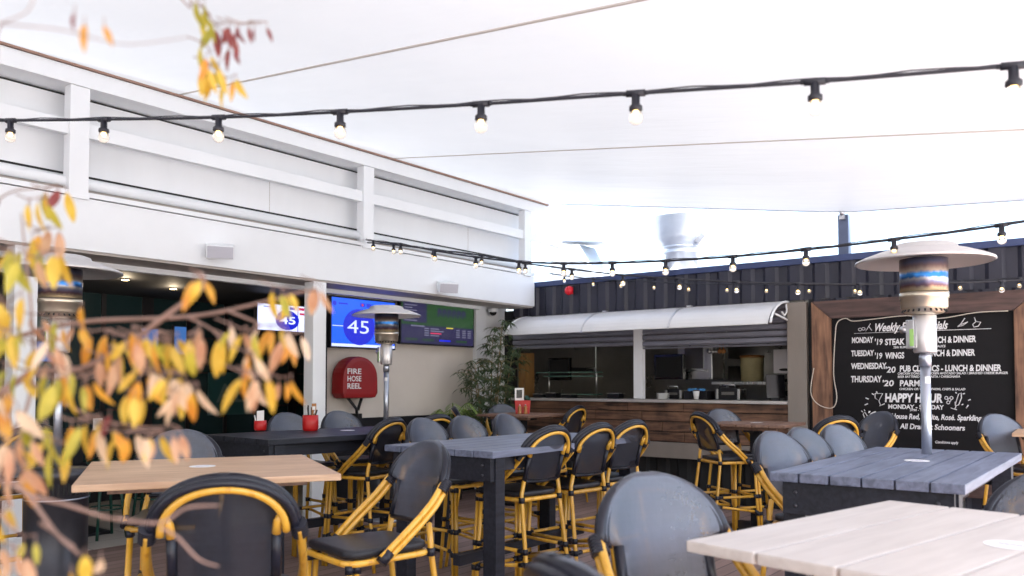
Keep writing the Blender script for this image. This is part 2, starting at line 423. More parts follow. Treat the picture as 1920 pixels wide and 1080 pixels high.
def heat_mat():
    """brushed steel cylinder with the straw, purple and blue tints that burner heat leaves, in bands up its height"""
    m = bpy.data.materials.new('heat_tinted_steel'); m.use_nodes = True
    N, L = m.node_tree.nodes, m.node_tree.links
    p = N['Principled BSDF']; p.inputs['Metallic'].default_value = 0.85; p.inputs['Roughness'].default_value = 0.28
    tc = N.new('ShaderNodeTexCoord'); sx = N.new('ShaderNodeSeparateXYZ'); L.new(tc.outputs['Generated'], sx.inputs[0])
    no = N.new('ShaderNodeTexNoise'); no.inputs['Scale'].default_value = 14; no.inputs['Detail'].default_value = 4
    mp = N.new('ShaderNodeMapping'); mp.inputs['Scale'].default_value = (1, 1, 0.2)
    L.new(tc.outputs['Generated'], mp.inputs['Vector']); L.new(mp.outputs[0], no.inputs['Vector'])
    ma = N.new('ShaderNodeMath'); ma.operation = 'MULTIPLY_ADD'; ma.inputs[1].default_value = 0.10
    L.new(no.outputs['Fac'], ma.inputs[0]); L.new(sx.outputs[2], ma.inputs[2])
    cr = N.new('ShaderNodeValToRGB')
    e = cr.color_ramp.elements
    e[0].position = 0.0; e[0].color = (0.62, 0.52, 0.36, 1)
    e[1].position = 1.0; e[1].color = (0.12, 0.13, 0.20, 1)
    for pos, c in ((0.12, (0.60, 0.50, 0.34)), (0.20, (0.22, 0.13, 0.15)), (0.30, (0.20, 0.22, 0.36)), (0.40, (0.45, 0.48, 0.52)), (0.47, (0.03, 0.13, 0.36)), (0.57, (0.03, 0.16, 0.42)), (0.66, (0.52, 0.46, 0.38)), (0.80, (0.25, 0.19, 0.20)), (0.92, (0.14, 0.17, 0.28))):
        x = e.new(pos); x.color = (*c, 1)
    L.new(ma.outputs[0], cr.inputs['Fac']); L.new(cr.outputs[0], p.inputs['Base Color'])
    return m
M['heat'] = heat_mat()
M['brass'] = mat('heater_burner_ring', (0.62, 0.55, 0.44), 0.32, 0.85, var=0.1)

def bulb_mats():
    g = bpy.data.materials.new('bulb_glass'); g.use_nodes = True
    p = g.node_tree.nodes['Principled BSDF']
    p.inputs['Base Color'].default_value = (1, 0.97, 0.93, 1); p.inputs['Roughness'].default_value = 0.06
    p.inputs['Transmission Weight'].default_value = 0.85; p.inputs['IOR'].default_value = 1.25
    p.inputs['Emission Color'].default_value = (1, 0.80, 0.55, 1); p.inputs['Emission Strength'].default_value = 0.015
    f = emit('bulb_filament', (1.0, 0.62, 0.22), 1.6)
    return g, f
M['bulb'], M['filament'] = bulb_mats()
M['shelfglass'] = mat('green_edge_glass', (0.10, 0.20, 0.16), 0.15)
M['cloth'] = mat('blue_cloth', (0.10, 0.35, 0.75), 0.7, var=0.3, vscale=60)

# ------------------------------------------------------------------ mesh helpers
class MB:
    def __init__(s):
        s.v, s.f, s.m, s.sm = [], [], [], []
    def add(s, vs, fs, mi=0, smooth=False):
        o = len(s.v)
        s.v += [tuple(v) for v in vs]
        for f in fs:
            s.f.append(tuple(o + i for i in f)); s.m.append(mi); s.sm.append(smooth)
        return s
    def box(s, x0, x1, y0, y1, z0, z1, mi=0):
        vs = [(x0, y0, z0), (x1, y0, z0), (x1, y1, z0), (x0, y1, z0), (x0, y0, z1), (x1, y0, z1), (x1, y1, z1), (x0, y1, z1)]
        return s.add(vs, [(0, 3, 2, 1), (4, 5, 6, 7), (0, 1, 5, 4), (1, 2, 6, 5), (2, 3, 7, 6), (3, 0, 4, 7)], mi)
    def obox(s, c, ux, uy, uz, sx, sy, sz, mi=0):
        c = Vector(c); ux, uy, uz = Vector(ux).normalized() * sx / 2, Vector(uy).normalized() * sy / 2, Vector(uz).normalized() * sz / 2
        vs = [c + a * ux + b * uy + d * uz for d in (-1, 1) for a, b in ((-1, -1), (1, -1), (1, 1), (-1, 1))]
        return s.add(vs, [(0, 3, 2, 1), (4, 5, 6, 7), (0, 1, 5, 4), (1, 2, 6, 5), (2, 3, 7, 6), (3, 0, 4, 7)], mi)
    def tube(s, path, r, n=8, mi=0, caps=True, closed=False, flat=None):
        P = [Vector(p) for p in path]
        k = len(P)
        rs = r if isinstance(r, (list, tuple)) else [r] * k
        T = []
        for i in range(k):
            if closed: d = P[(i + 1) % k] - P[i - 1]
            else: d = P[min(i + 1, k - 1)] - P[max(i - 1, 0)]
            T.append(d.normalized() if d.length > 1e-9 else Vector((0, 0, 1)))
        ref = Vector((0, 0, 1)) if abs(T[0].z) < 0.9 else Vector((0, 1, 0))
        nrm = (ref - T[0] * ref.dot(T[0])).normalized()
        vs = []
        for i in range(k):
            nrm = (nrm - T[i] * nrm.dot(T[i]))
            nrm = nrm.normalized() if nrm.length > 1e-6 else T[i].orthogonal().normalized()
            b = T[i].cross(nrm)
            for j in range(n):
                a = 2 * PI * j / n
                vs.append(P[i] + (nrm * math.cos(a) + b * math.sin(a)) * rs[i])
        fs = []
        for i in range(k if closed else k - 1):
            i2 = (i + 1) % k
            for j in range(n):
                fs.append((i * n + j, i * n + (j + 1) % n, i2 * n + (j + 1) % n, i2 * n + j))
        s.add(vs, fs, mi, True)
        if caps and not closed:
            o = len(s.v) - len(vs)
            s.f.append(tuple(o + j for j in reversed(range(n)))); s.m.append(mi); s.sm.append(False)
            s.f.append(tuple(o + (k - 1) * n + j for j in range(n))); s.m.append(mi); s.sm.append(False)
        return s
    def lathe(s, prof, c=(0, 0, 0), n=24, mi=0, capb=True, capt=True, smooth=True):
        c = Vector(c); vs = []; k = len(prof)
        for r, z in prof:
            for j in range(n):
                a = 2 * PI * j / n
                vs.append((c.x + r * math.cos(a), c.y + r * math.sin(a), c.z + z))
        fs = [(i * n + j, i * n + (j + 1) % n, (i + 1) * n + (j + 1) % n, (i + 1) * n + j) for i in range(k - 1) for j in range(n)]
        o = len(s.v)
        s.add(vs, fs, mi, smooth)
        if capb: s.f.append(tuple(o + j for j in reversed(range(n)))); s.m.append(mi); s.sm.append(False)
        if capt: s.f.append(tuple(o + (k - 1) * n + j for j in range(n))); s.m.append(mi); s.sm.append(False)
        return s
    def prism(s, poly, to3, d0, d1, mi=0):
        """poly: 2-D outline (ccw); to3(u, v, d) gives the point"""
        n = len(poly)
        vs = [to3(u, v, d0) for u, v in poly] + [to3(u, v, d1) for u, v in poly]
        fs = [tuple(reversed(range(n))), tuple(range(n, 2 * n))] + [(i, (i + 1) % n, n + (i + 1) % n, n + i) for i in range(n)]
        return s.add(vs, fs, mi)
    def ball(s, c, r, n=10, mi=0, sz=1.0):
        prof = [(max(1e-4, r * math.sin(PI * i / n)), -r * sz * math.cos(PI * i / n)) for i in range(n + 1)]
        return s.lathe(prof, c, 12, mi, False, False)
    def build(s, name, mats, parent=None, bevel=0.0, weld=False):
        me = bpy.data.meshes.new(name)
        me.from_pydata(s.v, [], s.f)
        mats = mats if isinstance(mats, (list, tuple)) else [mats]
        for m in mats: me.materials.append(m)
        me.polygons.foreach_set('material_index', s.m)
        me.polygons.foreach_set('use_smooth', s.sm)
        me.update()
        bm = bmesh.new(); bm.from_mesh(me)
        if weld: bmesh.ops.remove_doubles(bm, verts=bm.verts, dist=1e-4)
        bmesh.ops.recalc_face_normals(bm, faces=bm.faces)
        if bevel:
            es = [e for e in bm.edges if e.is_manifold and e.calc_face_angle(0) > 0.6]
            bmesh.ops.bevel(bm, geom=es, offset=bevel, segments=2, profile=0.7, affect='EDGES', clamp_overlap=True)
        bm.to_mesh(me); bm.free()
        o = bpy.data.objects.new(name, me)
        COL.objects.link(o)
        if parent: o.parent = parent
        return o

def tag(o, label=None, cat=None, group=None, kind=None):
    if label: o['label'] = label
    if cat: o['category'] = cat
    if group: o['group'] = group
    if kind: o['kind'] = kind
    return o
def empty(name, loc=(0, 0, 0), rz=0.0):
    o = bpy.data.objects.new(name, None); COL.objects.link(o)
    o.empty_display_size = 0.1
    o.location = loc; o.rotation_euler = (0, 0, rz)
    return o
def copy_tree(o, parent=None):
    c = o.copy(); COL.objects.link(c); c.parent = parent
    for ch in list(o.children): copy_tree(ch, c)
    return c

def text_into(mb, s, to3, x0, z0, x1, cap, shear=0.0, mi=0, depth=0.002, bold=0.0):
    """letters as flat raised shapes: baseline from (x0,z0), fitted to reach x1, capital height cap"""
    cu = bpy.data.curves.new('t', 'FONT'); cu.body = s; cu.size = 1.0; cu.shear = shear; cu.offset = bold
    cu.fill_mode = 'FRONT'; cu.resolution_u = 3
    ob = bpy.data.objects.new('t', cu)
    me = bpy.data.meshes.new_from_object(ob)
    if len(me.vertices):
        xs = [v.co.x for v in me.vertices]
        a, b = min(xs), max(xs)
        sx = (x1 - x0) / max(1e-6, b - a); sz = cap / 0.69
        vs = [to3(x0 + (v.co.x - a) * sx, z0 + v.co.y * sz, depth) for v in me.vertices]
        mb.add(vs, [tuple(p.vertices) for p in me.polygons], mi)
    bpy.data.objects.remove(ob); bpy.data.curves.remove(cu); bpy.data.meshes.remove(me)

def lerp(a, b, t): return a + (b - a) * t
def smooth_path(pts, n=6):
    P = [Vector(p) for p in pts]; out = []
    for i in range(len(P) - 1):
        p0, p1, p2, p3 = P[max(i - 1, 0)], P[i], P[i + 1], P[min(i + 2, len(P) - 1)]
        for k in range(n):
            t = k / n
            out.append(0.5 * ((2 * p1) + (p2 - p0) * t + (2 * p0 - 5 * p1 + 4 * p2 - p3) * t * t + (3 * p1 - p0 - 3 * p2 + p3) * t ** 3))
    out.append(P[-1]); return out

# ================================================================== SETTING
g = MB().add([(-300, -300, -0.16), (300, -300, -0.16), (300, 300, -0.16), (-300, 300, -0.16)], [(0, 1, 2, 3)]).build('ground', M['ground'])
tag(g, 'pale concrete ground around the deck', kind='structure')
d = MB().box(-7.45, 2.2, -18, 11.9, -0.15, 0.0).build('deck', M['deck'])  # runs on unseen behind the camera to darken reflections in the stool backs
tag(d, 'reddish brown timber board deck under the tables', kind='structure')
tf = MB().box(-14, -7.452, -18, 9.4, -0.15, 0.002).build('tiled_floor', M['tile'])
tag(tf, 'pale square floor tiles inside the pub opening', kind='structure')

# ================================================================== PUB BUILDING
XF = -6.9
bld = tag(empty('pub_building', (XF, 3, 0)), 'white painted pub building with railed parapet and dark open front', 'building')
def bpart(mb, name, m, parent=bld, bevel=0.0):
    o = mb.build(name, m, None, bevel)
    # keep geometry in world coordinates while the part hangs under the building
    o.parent = parent
    o.matrix_parent_inverse = Matrix.Translation(-Vector((XF, 3, 0)))
    return o
Y0, Y1 = -5.0, 9.52
bpart(MB().box(XF - 0.34, XF, Y0, Y1, 2.57, 3.0), 'fascia', M['white'], bevel=0.004)
# stepped ledge above the fascia, its shadow lines painted as grey and dark strips
led = MB().tube([(XF - 0.062, Y0, 3.125), (XF - 0.062, Y1 - .02, 3.125)], 0.042, 14).box(XF - 0.25, XF - 0.075, Y0, Y1 - .02, 3.10, 3.166).box(XF - 0.25, XF + 0.012, Y0, Y1, 3.008, 3.048)
bpart(led, 'ledge', M['white'])
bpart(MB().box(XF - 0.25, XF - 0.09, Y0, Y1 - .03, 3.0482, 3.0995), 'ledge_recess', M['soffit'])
bpart(MB().box(XF - 0.25, XF - 0.022, Y0, Y1 - .03, 3.0005, 3.0075), 'shadow_gap', M['gap'])
bpart(MB().box(XF - 0.42, XF - 0.25, Y0, Y1, 3.178, 3.890), 'parapet_wall', M['whiteclad'])
# shadow gap and lap joint lines of the cladding
lap = MB().box(XF - 0.249, XF - 0.240, Y0, Y1, 3.69, 3.888)
bpart(lap, 'cladding_lap', M['whiteclad'], bevel=0.003)
bpart(MB().box(XF - 0.42, XF - 0.262, Y0, Y1, 3.891, 3.909), 'shadow_gap', M['gap'])
bpart(MB().box(XF - 0.42, XF - 0.246, Y0, Y1, 3.226, 3.244), 'shadow_gap', M['gap'])
pj = MB()
for k in range(4): pj.box(XF - .2505, XF - .2478, Y0 + 3.9 + k * 3.15, Y0 + 3.904 + k * 3.15, 3.25, 3.655)
bpart(pj, 'panel_joint_grooves', M['soffit'])
rail = MB().box(XF - 0.52, XF + 0.03, Y0, Y1 + 0.32, 3.91, 4.055)
bpart(rail, 'top_rail', M['white'], bevel=0.006)
bpart(MB().box(XF - 0.54, XF + 0.05, Y0, Y1 + 0.30, 4.058, 4.075), 'roof_flashing', M['flash'])
bpart(MB().box(XF - 0.075, XF - 0.006, Y0, Y1 + 0.70, 3.505, 3.625), 'mid_rail', M['white'], bevel=0.006)
for y in (-3.12, 0.02, 3.16, 6.33, 9.34):
    p = MB().box(XF - 0.09, XF + 0.020, y - 0.078, y + 0.078, 3.01, 3.908)
    p.box(XF - 0.12, XF + 0.026, y - 0.085, y + 0.085, 2.985, 3.018)
    bpart(p, 'parapet_post', M['white'], bevel=0.004)
# soffit and lintel under the fascia
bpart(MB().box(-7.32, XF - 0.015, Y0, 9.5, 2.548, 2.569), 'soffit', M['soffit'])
bpart(MB().box(-7.40, -7.322, Y0, 8.85, 2.50, 2.566), 'lintel', M['white'])
for y in (2.785, 5.665, -0.2):
    bpart(MB().box(-7.05, -6.90, y - 0.085, y + 0.085, 0.0, 2.546), 'column', M['white'], bevel=0.006)
# side wall with the screens, its jamb and the end pilasters
bpart(MB().box(-7.62, -7.5, 6.205, 8.87, 0.0, 2.566), 'screen_wall', M['offwhite'])
bpart(MB().box(-7.62, -7.42, 6.10, 6.202, 0.0, 2.566), 'door_jamb', M['black'])
bpart(MB().box(-7.72, -7.44, 8.872, 9.09, 0.0, 2.595), 'pilaster', M['white'], bevel=0.005)
bpart(MB().box(-7.72, -7.52, 9.092, 9.66, 0.0, 2.595), 'end_wall', M['whiteclad'])
sk = MB().box(-7.499, -7.46, 6.21, 8.86, 0.0, 1.06)
bpart(sk, 'dado', M['black'])
# interior room
room = MB().box(-14, XF - 0.345, Y0, 9.55, 2.60, 2.66)
bpart(room, 'interior_ceiling', M['darkroom'])
bpart(MB().box(-14, -13.9, Y0, 9.3, 0.0, 2.6), 'interior_wall', M['darkroom'])
bpart(MB().box(-14, -7.76, 9.2, 9.3, 0.0, 2.6), 'interior_wall', M['darkroom'])
bpart(MB().box(-14, -7.7, Y0 - 0.1, Y0, 0.0, 2.6), 'interior_wall', M['darkroom'])
# glazed partition of thin black bars inside
XG = -10.4
gz = MB()
for i in range(22):
    y = -3.6 + 0.58 * i
    t = 0.028 if i % 4 else 0.075
    gz.box(XG - 0.03, XG + 0.03, y - t, y + t, 0.0, 2.6)
for z in (0.62, 1.14, 1.62, 2.1):
    gz.box(XG - 0.022, XG + 0.022, Y0, 9.2, z - 0.014, z + 0.014)
gz.box(XG - 0.05, XG + 0.05, Y0, 9.2, 0.003, 0.5)
gf = bpart(gz, 'glazed_partition', M['black'])
pane = MB().box(XG - 0.008, XG + 0.008, Y0, 9.2, 0.5, 2.6).build('pane', M['glasswin'], gf)
for (px, py) in ((235, 525), (325, 542)):
    q = at_z(px, py, 2.585)
    if q.x < -13: continue
    dl = MB().lathe([(0.05, 0), (0.055, 0.012)], (q.x, q.y, 2.586), 18, 0)
    dl.lathe([(0.036, -0.003), (0.036, 0.0)], (q.x, q.y, 2.586), 18, 1)
    bpart(dl, 'downlight', [M['black'], M['glow']])
    ld = bpy.data.lights.new('downlight_lamp', 'POINT'); ld.energy = 1.2; ld.color = (1, .8, .55); ld.shadow_soft_size = .04
    lo = bpy.data.objects.new('downlight_lamp', ld); COL.objects.link(lo); lo.location = (q.x, q.y, 2.50)
# glowing blue panels that imitate television reflections in the partition glass
for (y0, y1, z0, z1) in ((4.25, 4.6, 1.72, 1.98), (5.55, 5.8, 1.82, 2.2), (6.0, 6.2, 1.85, 2.25)):
    ts = tag(MB().box(XG + 0.05, XG + 0.09, y0, y1, z0, z1, 0).box(XG + 0.091, XG + 0.094, y0 + 0.015, y1 - 0.015, z0 + 0.015, z1 - 0.015, 1).build('tv_reflection', [M['black'], M['tvreflect']]),
             'small glowing blue panel imitating a television reflection on the dark glazed partition', 'screen', 'blue reflection panels on the glazed partition')

nb = tag(MB().box(0, .015, -.36, .36, -.30, .30, 0).build('notice_board', [mat('teal_notice', (.02, .075, .08), .4), M['speakergrey']]), 'dim teal notice with large grey letters on the indoor glazing', 'notice')
qn = at_x(432, 738, XG + .034); nb.location = (qn.x, qn.y, qn.z)
tl = MB(); text_into(tl, 'AE', lambda u, v, dd: (.015 + dd, u, v), -.24, -.12, .24, .26, 0, 0, .002, .01)
tl.build('lettering', mat('grey_lettering', (.10, .15, .15), .5), nb)
# ---------------- televisions
def tv(name, label, x, y0, y1, z0, z1, face):
    o = tag(empty(name, (x, (y0 + y1) / 2, z0)), label, 'television')
    cy = (y0 + y1) / 2
    b = MB().box(0, 0.055, y0 - cy, y1 - cy, 0, z1 - z0)
    b.box(-0.06, 0, -0.2, 0.2, 0.15, 0.4)
    b.build('casing', M['black'], o, bevel=0.004)
    bz = 0.018
    face(o, (y0 - cy) + bz, (y1 - cy) - bz, bz, z1 - z0 - bz, 0.0565)
    return o
def yz(xo):
    return lambda u, v, dd: (xo + dd, u, v)
def rect(mb, xo, u0, u1, v0, v1, mi, dd=0.001):
    mb.add([(xo + dd, u0, v0), (xo + dd, u1, v0), (xo + dd, u1, v1), (xo + dd, u0, v1)], [(0, 1, 2, 3)], mi)
def disc(mb, xo, u, v, ru, rv, mi, dd):
    n = 36
    mb.add([(xo + dd, u + ru * math.cos(2 * PI * i / n), v + rv * math.sin(2 * PI * i / n)) for i in range(n)], [tuple(range(n))], mi)
def face_blue(o, u0, u1, v0, v1, xo):
    W, Hh = u1 - u0, v1 - v0
    m = MB(); rect(m, xo, u0, u1, v0, v1, 0, 0)
    disc(m, xo, u0 + W * 0.42, v0 + Hh * 0.42, W * 0.25, Hh * 0.38, 1, 0.0008)
    rect(m, xo, u0 + W * .01, u0 + W * .28, v0 + Hh * .415, v0 + Hh * .43, 2, 0.0006)
    rect(m, xo, u0, u1, v0 + Hh * .0, v0 + Hh * .06, 2, 0.0004)
    text_into(m, '45', yz(xo), u0 + W * 0.235, v0 + Hh * 0.29, u0 + W * 0.57, Hh * 0.27, 0, 2, 0.0016)
    for a in (0.43, 0.53): rect(m, xo, u0 + W * a, u0 + W * (a + .075), v0 + Hh * .85, v0 + Hh * .93, 1, 0.001)
    rect(m, xo, u0 + W * .74, u0 + W * .83, v0 + Hh * .84, v0 + Hh * .93, 3, 0.001)
    rect(m, xo, u0 + W * .85, u0 + W * .99, v0 + Hh * .84, v0 + Hh * .93, 1, 0.001)
    rect(m, xo, u0 + W * .455, u0 + W * .48, v0 + Hh * .865, v0 + Hh * .915, 3, 0.0014)
    rect(m, xo, u0 + W * .10, u0 + W * .24, v0 + Hh * .87, v0 + Hh * .9, 1, 0.001)
    disc(m, xo, u0 + W * .04, v0 + Hh * .88, W * .03, Hh * .05, 1, 0.001)
    rect(m, xo, u0 + W * .24, u0 + W * .30, v0 + Hh * .17, v0 + Hh * .23, 1, 0.001)
    m.build('screen', [M['tvblue'], M['tvdark'], M['tvink'], M['tvred']], o)
def face_race(o, u0, u1, v0, v1, xo):
    W, Hh = u1 - u0, v1 - v0
    m = MB(); rect(m, xo, u0, u1, v0, v1, 0, 0)
    rect(m, xo, u0, u1, v0, v0 + Hh * 0.44, 1, 0.0005)
    rect(m, xo, u0 + W * .02, u0 + W * .33, v0 + Hh * .5, v0 + Hh * .98, 1, 0.0005)
    for k in range(7): rect(m, xo, u0 + W * .04, u0 + W * (.14 if k % 2 else .2), v0 + Hh * (.53 + .06 * k), v0 + Hh * (.555 + .06 * k), 2, 0.001)
    for k in range(4):
        rect(m, xo, u0 + W * .30, u0 + W * .36, v0 + Hh * (.19 + .055 * k), v0 + Hh * (.22 + .055 * k), 2, 0.001)
        rect(m, xo, u0 + W * .38, u0 + W * (.5 + .03 * (k % 3)), v0 + Hh * (.19 + .055 * k), v0 + Hh * (.22 + .055 * k), 3 if k == 1 else 2, 0.001)
        for q in (.74, .83, .91): rect(m, xo, u0 + W * q, u0 + W * (q + .055), v0 + Hh * (.19 + .055 * k), v0 + Hh * (.22 + .055 * k), 2, 0.001)
    rect(m, xo, u0 + W * .6, u0 + W * .7, v0 + Hh * .40, v0 + Hh * .43, 5, 0.001)
    rect(m, xo, u0 + W * .12, u0 + W * .3, v0 + Hh * .40, v0 + Hh * .435, 2, 0.001)
    for k, q in enumerate((.05, .27, .5, .74)): rect(m, xo, u0 + W * q, u0 + W * (q + .16), v0 + Hh * .07, v0 + Hh * .115, 4 if k != 2 else 6, 0.001)
    for k in range(6):
        q = .48 + .07 * k
        m.add([(xo + 0.001, u0 + W * (q + a), v0 + Hh * b) for a, b in ((0, .66), (.012, .66), (.03, .8), (.045, .7), (.055, .7), (.05, .86), (.01, .9), (-.005, .82))], [tuple(range(8))], 1)
    m.build('screen', [M['tvgreen'], M['tvpanel'], M['tvrow'], M['tvred'], M['tvgreen'], M['tvyel'], M['tvdark']], o)
def face_white(o, u0, u1, v0, v1, xo):
    W, Hh = u1 - u0, v1 - v0
    m = MB(); rect(m, xo, u0, u1, v0, v1, 0, 0)
    disc(m, xo, u0 + W * 0.62, v0 + Hh * 0.42, W * 0.25, Hh * 0.38, 1, 0.0008)
    text_into(m, '45', yz(xo), u0 + W * 0.46, v0 + Hh * 0.28, u0 + W * 0.79, Hh * 0.28, 0, 0, 0.0016, 0.02)
    rect(m, xo, u0 + W * .66, u0 + W * .78, v0 + Hh * .84, v0 + Hh * .94, 1, 0.001)
    rect(m, xo, u0 + W * .86, u0 + W * .99, v0 + Hh * .84, v0 + Hh * .94, 3, 0.001)
    rect(m, xo, u0 + W * .88, u0 + W * .99, v0 + Hh * .66, v0 + Hh * .74, 3, 0.001)
    rect(m, xo, u0 + W * .12, u0 + W * .30, v0 + Hh * .88, v0 + Hh * .91, 1, 0.001)
    rect(m, xo, u0 + W * .835, u0 + W * .85, v0, v1, 1, 0.001)
    m.build('screen', [M['tvwhite'], M['tvdark'], M['tvink'], M['tvred']], o)
tv('television', 'wall television with bright blue picture and large number 45', -7.44, 6.215, 7.25, 1.885, 2.485, face_blue)
tv('television', 'dark green wall television showing a race field above result rows', -7.44, 7.33, 8.76, 1.97, 2.54, face_race)
tv('television', 'white screened television inside the pub with the number 45 on a purple disc', -8.85, 6.22, 6.99, 2.13, 2.5, face_white)

# ---------------- fire hose reel
fh = tag(empty('fire_hose_reel', (-7.5, 6.575, 1.30)), 'dark red domed fire hose reel cover on the beige wall under the blue television', 'fire hose')
prof = [(-.275, .06), (-.24, .0), (.24, .0), (.275, .06), (.27, .24)] + [(.27 * math.cos(a), .24 + .25 * math.sin(a)) for a in [PI * k / 14 for k in range(1, 14)]] + [(-.27, .24)]
MB().prism(prof, lambda u, v, dd: (dd, u, v), 0.03, 0.24).build('cover', M['redplastic'], fh, bevel=0.05)
lt = MB()
for k, s in enumerate(('FIRE', 'HOSE', 'REEL')):
    text_into(lt, s, yz(0.2405), -.21, .285 - .085 * k, .0, .06, 0, 0, 0.0012, 0.02)
lt.build('lettering', M['ink'], fh)
MB().tube([(0.12, -.1, .01), (0.12, .04, -.13), (0.12, .05, -.3)], 0.018, 8).tube([(0.12, .12, .01), (0.12, .06, -.14)], 0.018, 8).box(0.0, 0.16, .02, .09, -.3, -.18).build('bracket', M['black'], fh)

# ---------------- speakers, camera, alarm
def speaker(y, z, label):
    o = tag(empty('wall_speaker', (XF, y, z), 0), label, 'speaker', 'speakers on the white fascia')
    ax = Vector((0.82, -0.50, -0.28)).normalized(); side = Vector((0, 0, 1)).cross(ax).normalized(); up = ax.cross(side)
    MB().obox(ax * 0.12, ax, side, up, 0.14, 0.245, 0.125).build('cabinet', M['white'], o, bevel=0.012)
    MB().obox(ax * 0.194, ax, side, up, 0.008, 0.225, 0.108).build('grille', M['speakergrey'], o, bevel=0.003)
    MB().tube([(0.001, 0, 0), tuple(ax * 0.06)], 0.02, 8).build('bracket', M['white'], o)
speaker(4.47, 2.735, 'white box loudspeaker high on the fascia above the glazed pub opening')
speaker(7.62, 2.69, 'white box loudspeaker on the fascia above the race television')
cc = tag(empty('security_camera', (-7.5, 9.24, 2.545)), 'small white dome security camera under the soffit corner', 'camera')
MB().lathe([(.075, -.05), (.075, 0)], (0.07, 0, 0), 18).build('housing', M['white'], cc, bevel=0.006)
MB().ball((0.075, -0.01, -.05), 0.052, 10).build('lens', M['screen'], cc)
al = tag(empty('alarm_strobe', (-6.33, 9.56, 2.76)), 'round red alarm strobe on the dark container wall', 'alarm')
MB().lathe([(.062, 0), (.065, .02), (.05, .05), (.02, .062)], (0, 0, 0), 20).build('lens', M['redglow'], al).rotation_euler = (R_(90), 0, 0)
MB().box(-.05, .05, -.004, 0.02, -.05, .05).build('back_plate', M['red'], al)

# ================================================================== CONTAINER KITCHEN
YC = 9.6
kit = tag(empty('container_kitchen', (-3, YC, 0)), 'dark corrugated shipping container kitchen with timber clad serving hatch', 'kitchen')
def kpart(mb, name, m, bevel=0.0, parent=kit):
    o = mb.build(name, m, None, bevel)
    o.parent = parent
    o.matrix_parent_inverse = Matrix.Translation(-Vector((-3, YC, 0)))
    return o
def corr(mb, x0, x1, z0, z1, y=YC, dep=0.036, per=0.29):
    pts = []; x = x0
    cyc = [(0, 0), (0.115, 0), (0.15, dep), (0.25, dep)]
    k = 0
    while x < x1:
        for dx, dy in cyc:
            xx = x0 + k * per + dx
            if xx > x1: break
            pts.append((xx, y + dy))
        k += 1; x = x0 + k * per
    pts.append((x1, pts[-1][1]))
    vs = [(a, b, z0) for a, b in pts] + [(a, b, z1) for a, b in pts]
    n = len(pts)
    mb.add(vs, [(i, i + 1, n + i + 1, n + i) for i in range(n - 1)])
    vs = [(a, b + 0.012, z0) for a, b in pts] + [(a, b + 0.012, z1) for a, b in pts]
    mb.add(vs, [(i + 1, i, n + i, n + i + 1) for i in range(n - 1)])
cw = MB()
corr(cw, -7.34, 0.8, 2.44, 2.85)
corr(cw, -3.05, 0.8, 0.12, 2.438)
kpart(cw, 'corrugated_wall', M['container'])
tr = MB().box(-7.36, 0.8, YC - 0.02, YC + 0.07, 2.852, 2.925)
kpart(tr, 'top_beam', M['containerrail'], 0.006)
kpart(MB().box(-7.36, 0.8, YC + 0.072, 12.05, 2.83, 2.87), 'roof', M['container'])
kpart(MB().box(-3.06, 0.8, 11.98, 12.04, 0.0, 2.82), 'back_wall', M['container'])
kpart(MB().box(-3.06, 0.8, YC + 0.004, YC + 0.06, 0.003, 0.118), 'bottom_beam', M['black'])
kpart(MB().box(-7.62, -7.36, YC + 0.02, YC + 0.12, 0.0, 2.54), 'corner_panel', M['black'])
# servery front
kpart(MB().box(-3.285, -3.065, YC - 0.10, YC + 0.03, 0.55, 2.405), 'end_post', M['greypost'], 0.005)
kpart(MB().box(-3.062, -3.012, YC - 0.02, YC + 0.0, 0.13, 2.44), 'post_edge', M['black'])
kpart(MB().box(-5.335, -5.205, YC - 0.03, YC + 0.05, 1.275, 2.30), 'mid_post', M['white'], 0.004)
cl = MB()
for k, (za, zb) in enumerate(((0.738, 0.858), (0.870, 0.985), (0.997, 1.112), (1.124, 1.224))):
    xs = [-7.33, -5.9 + .5 * (k % 2), -4.6 - .3 * (k % 3), -3.29]
    for a, b in zip(xs, xs[1:]): cl.box(a + 0.003, b - 0.003, YC - 0.062 - 0.014 * (k % 2), YC - 0.035, za, zb)
kpart(cl, 'timber_cladding', M['clad'], 0.004)
kpart(MB().box(-7.33, -3.29, YC - 0.10, YC - 0.033, 0.535, 0.73), 'lower_beam', M['greypost'], 0.004)
kpart(MB().box(-7.34, -3.288, YC - 0.13, YC + 0.32, 1.232, 1.268), 'counter', M['countersteel'], 0.004)
lw = MB(); corr(lw, -7.33, -3.06, 0.004, 0.53, YC + 0.02); kpart(lw, 'skirt', M['gap'])
kpart(MB().box(-7.33, -3.29, YC - 0.03, YC + 0.02, 0.535, 1.23), 'counter_backing', M['darkroom'])
for (x0, x1, zb) in ((-7.33, -5.34, 1.965), (-5.20, -3.288, 1.915)):
    s = MB(); z = 2.415; n = 0
    while z > zb:
        z2 = max(zb, z - 0.078)
        y = YC - 0.012
        pr = [(y, z - 0.004), (y - 0.018, z - 0.012), (y - 0.022, z2 + 0.024), (y - 0.004, z2 + 0.004), (y + 0.014, z2 + 0.004), (y + 0.014, z - 0.004)]
        s.prism([(a, b) for a, b in pr], lambda u, v, dd: (dd, u, v), x0, x1)
        z = z2
    kpart(s, 'roller_shutter', M['shutter'])
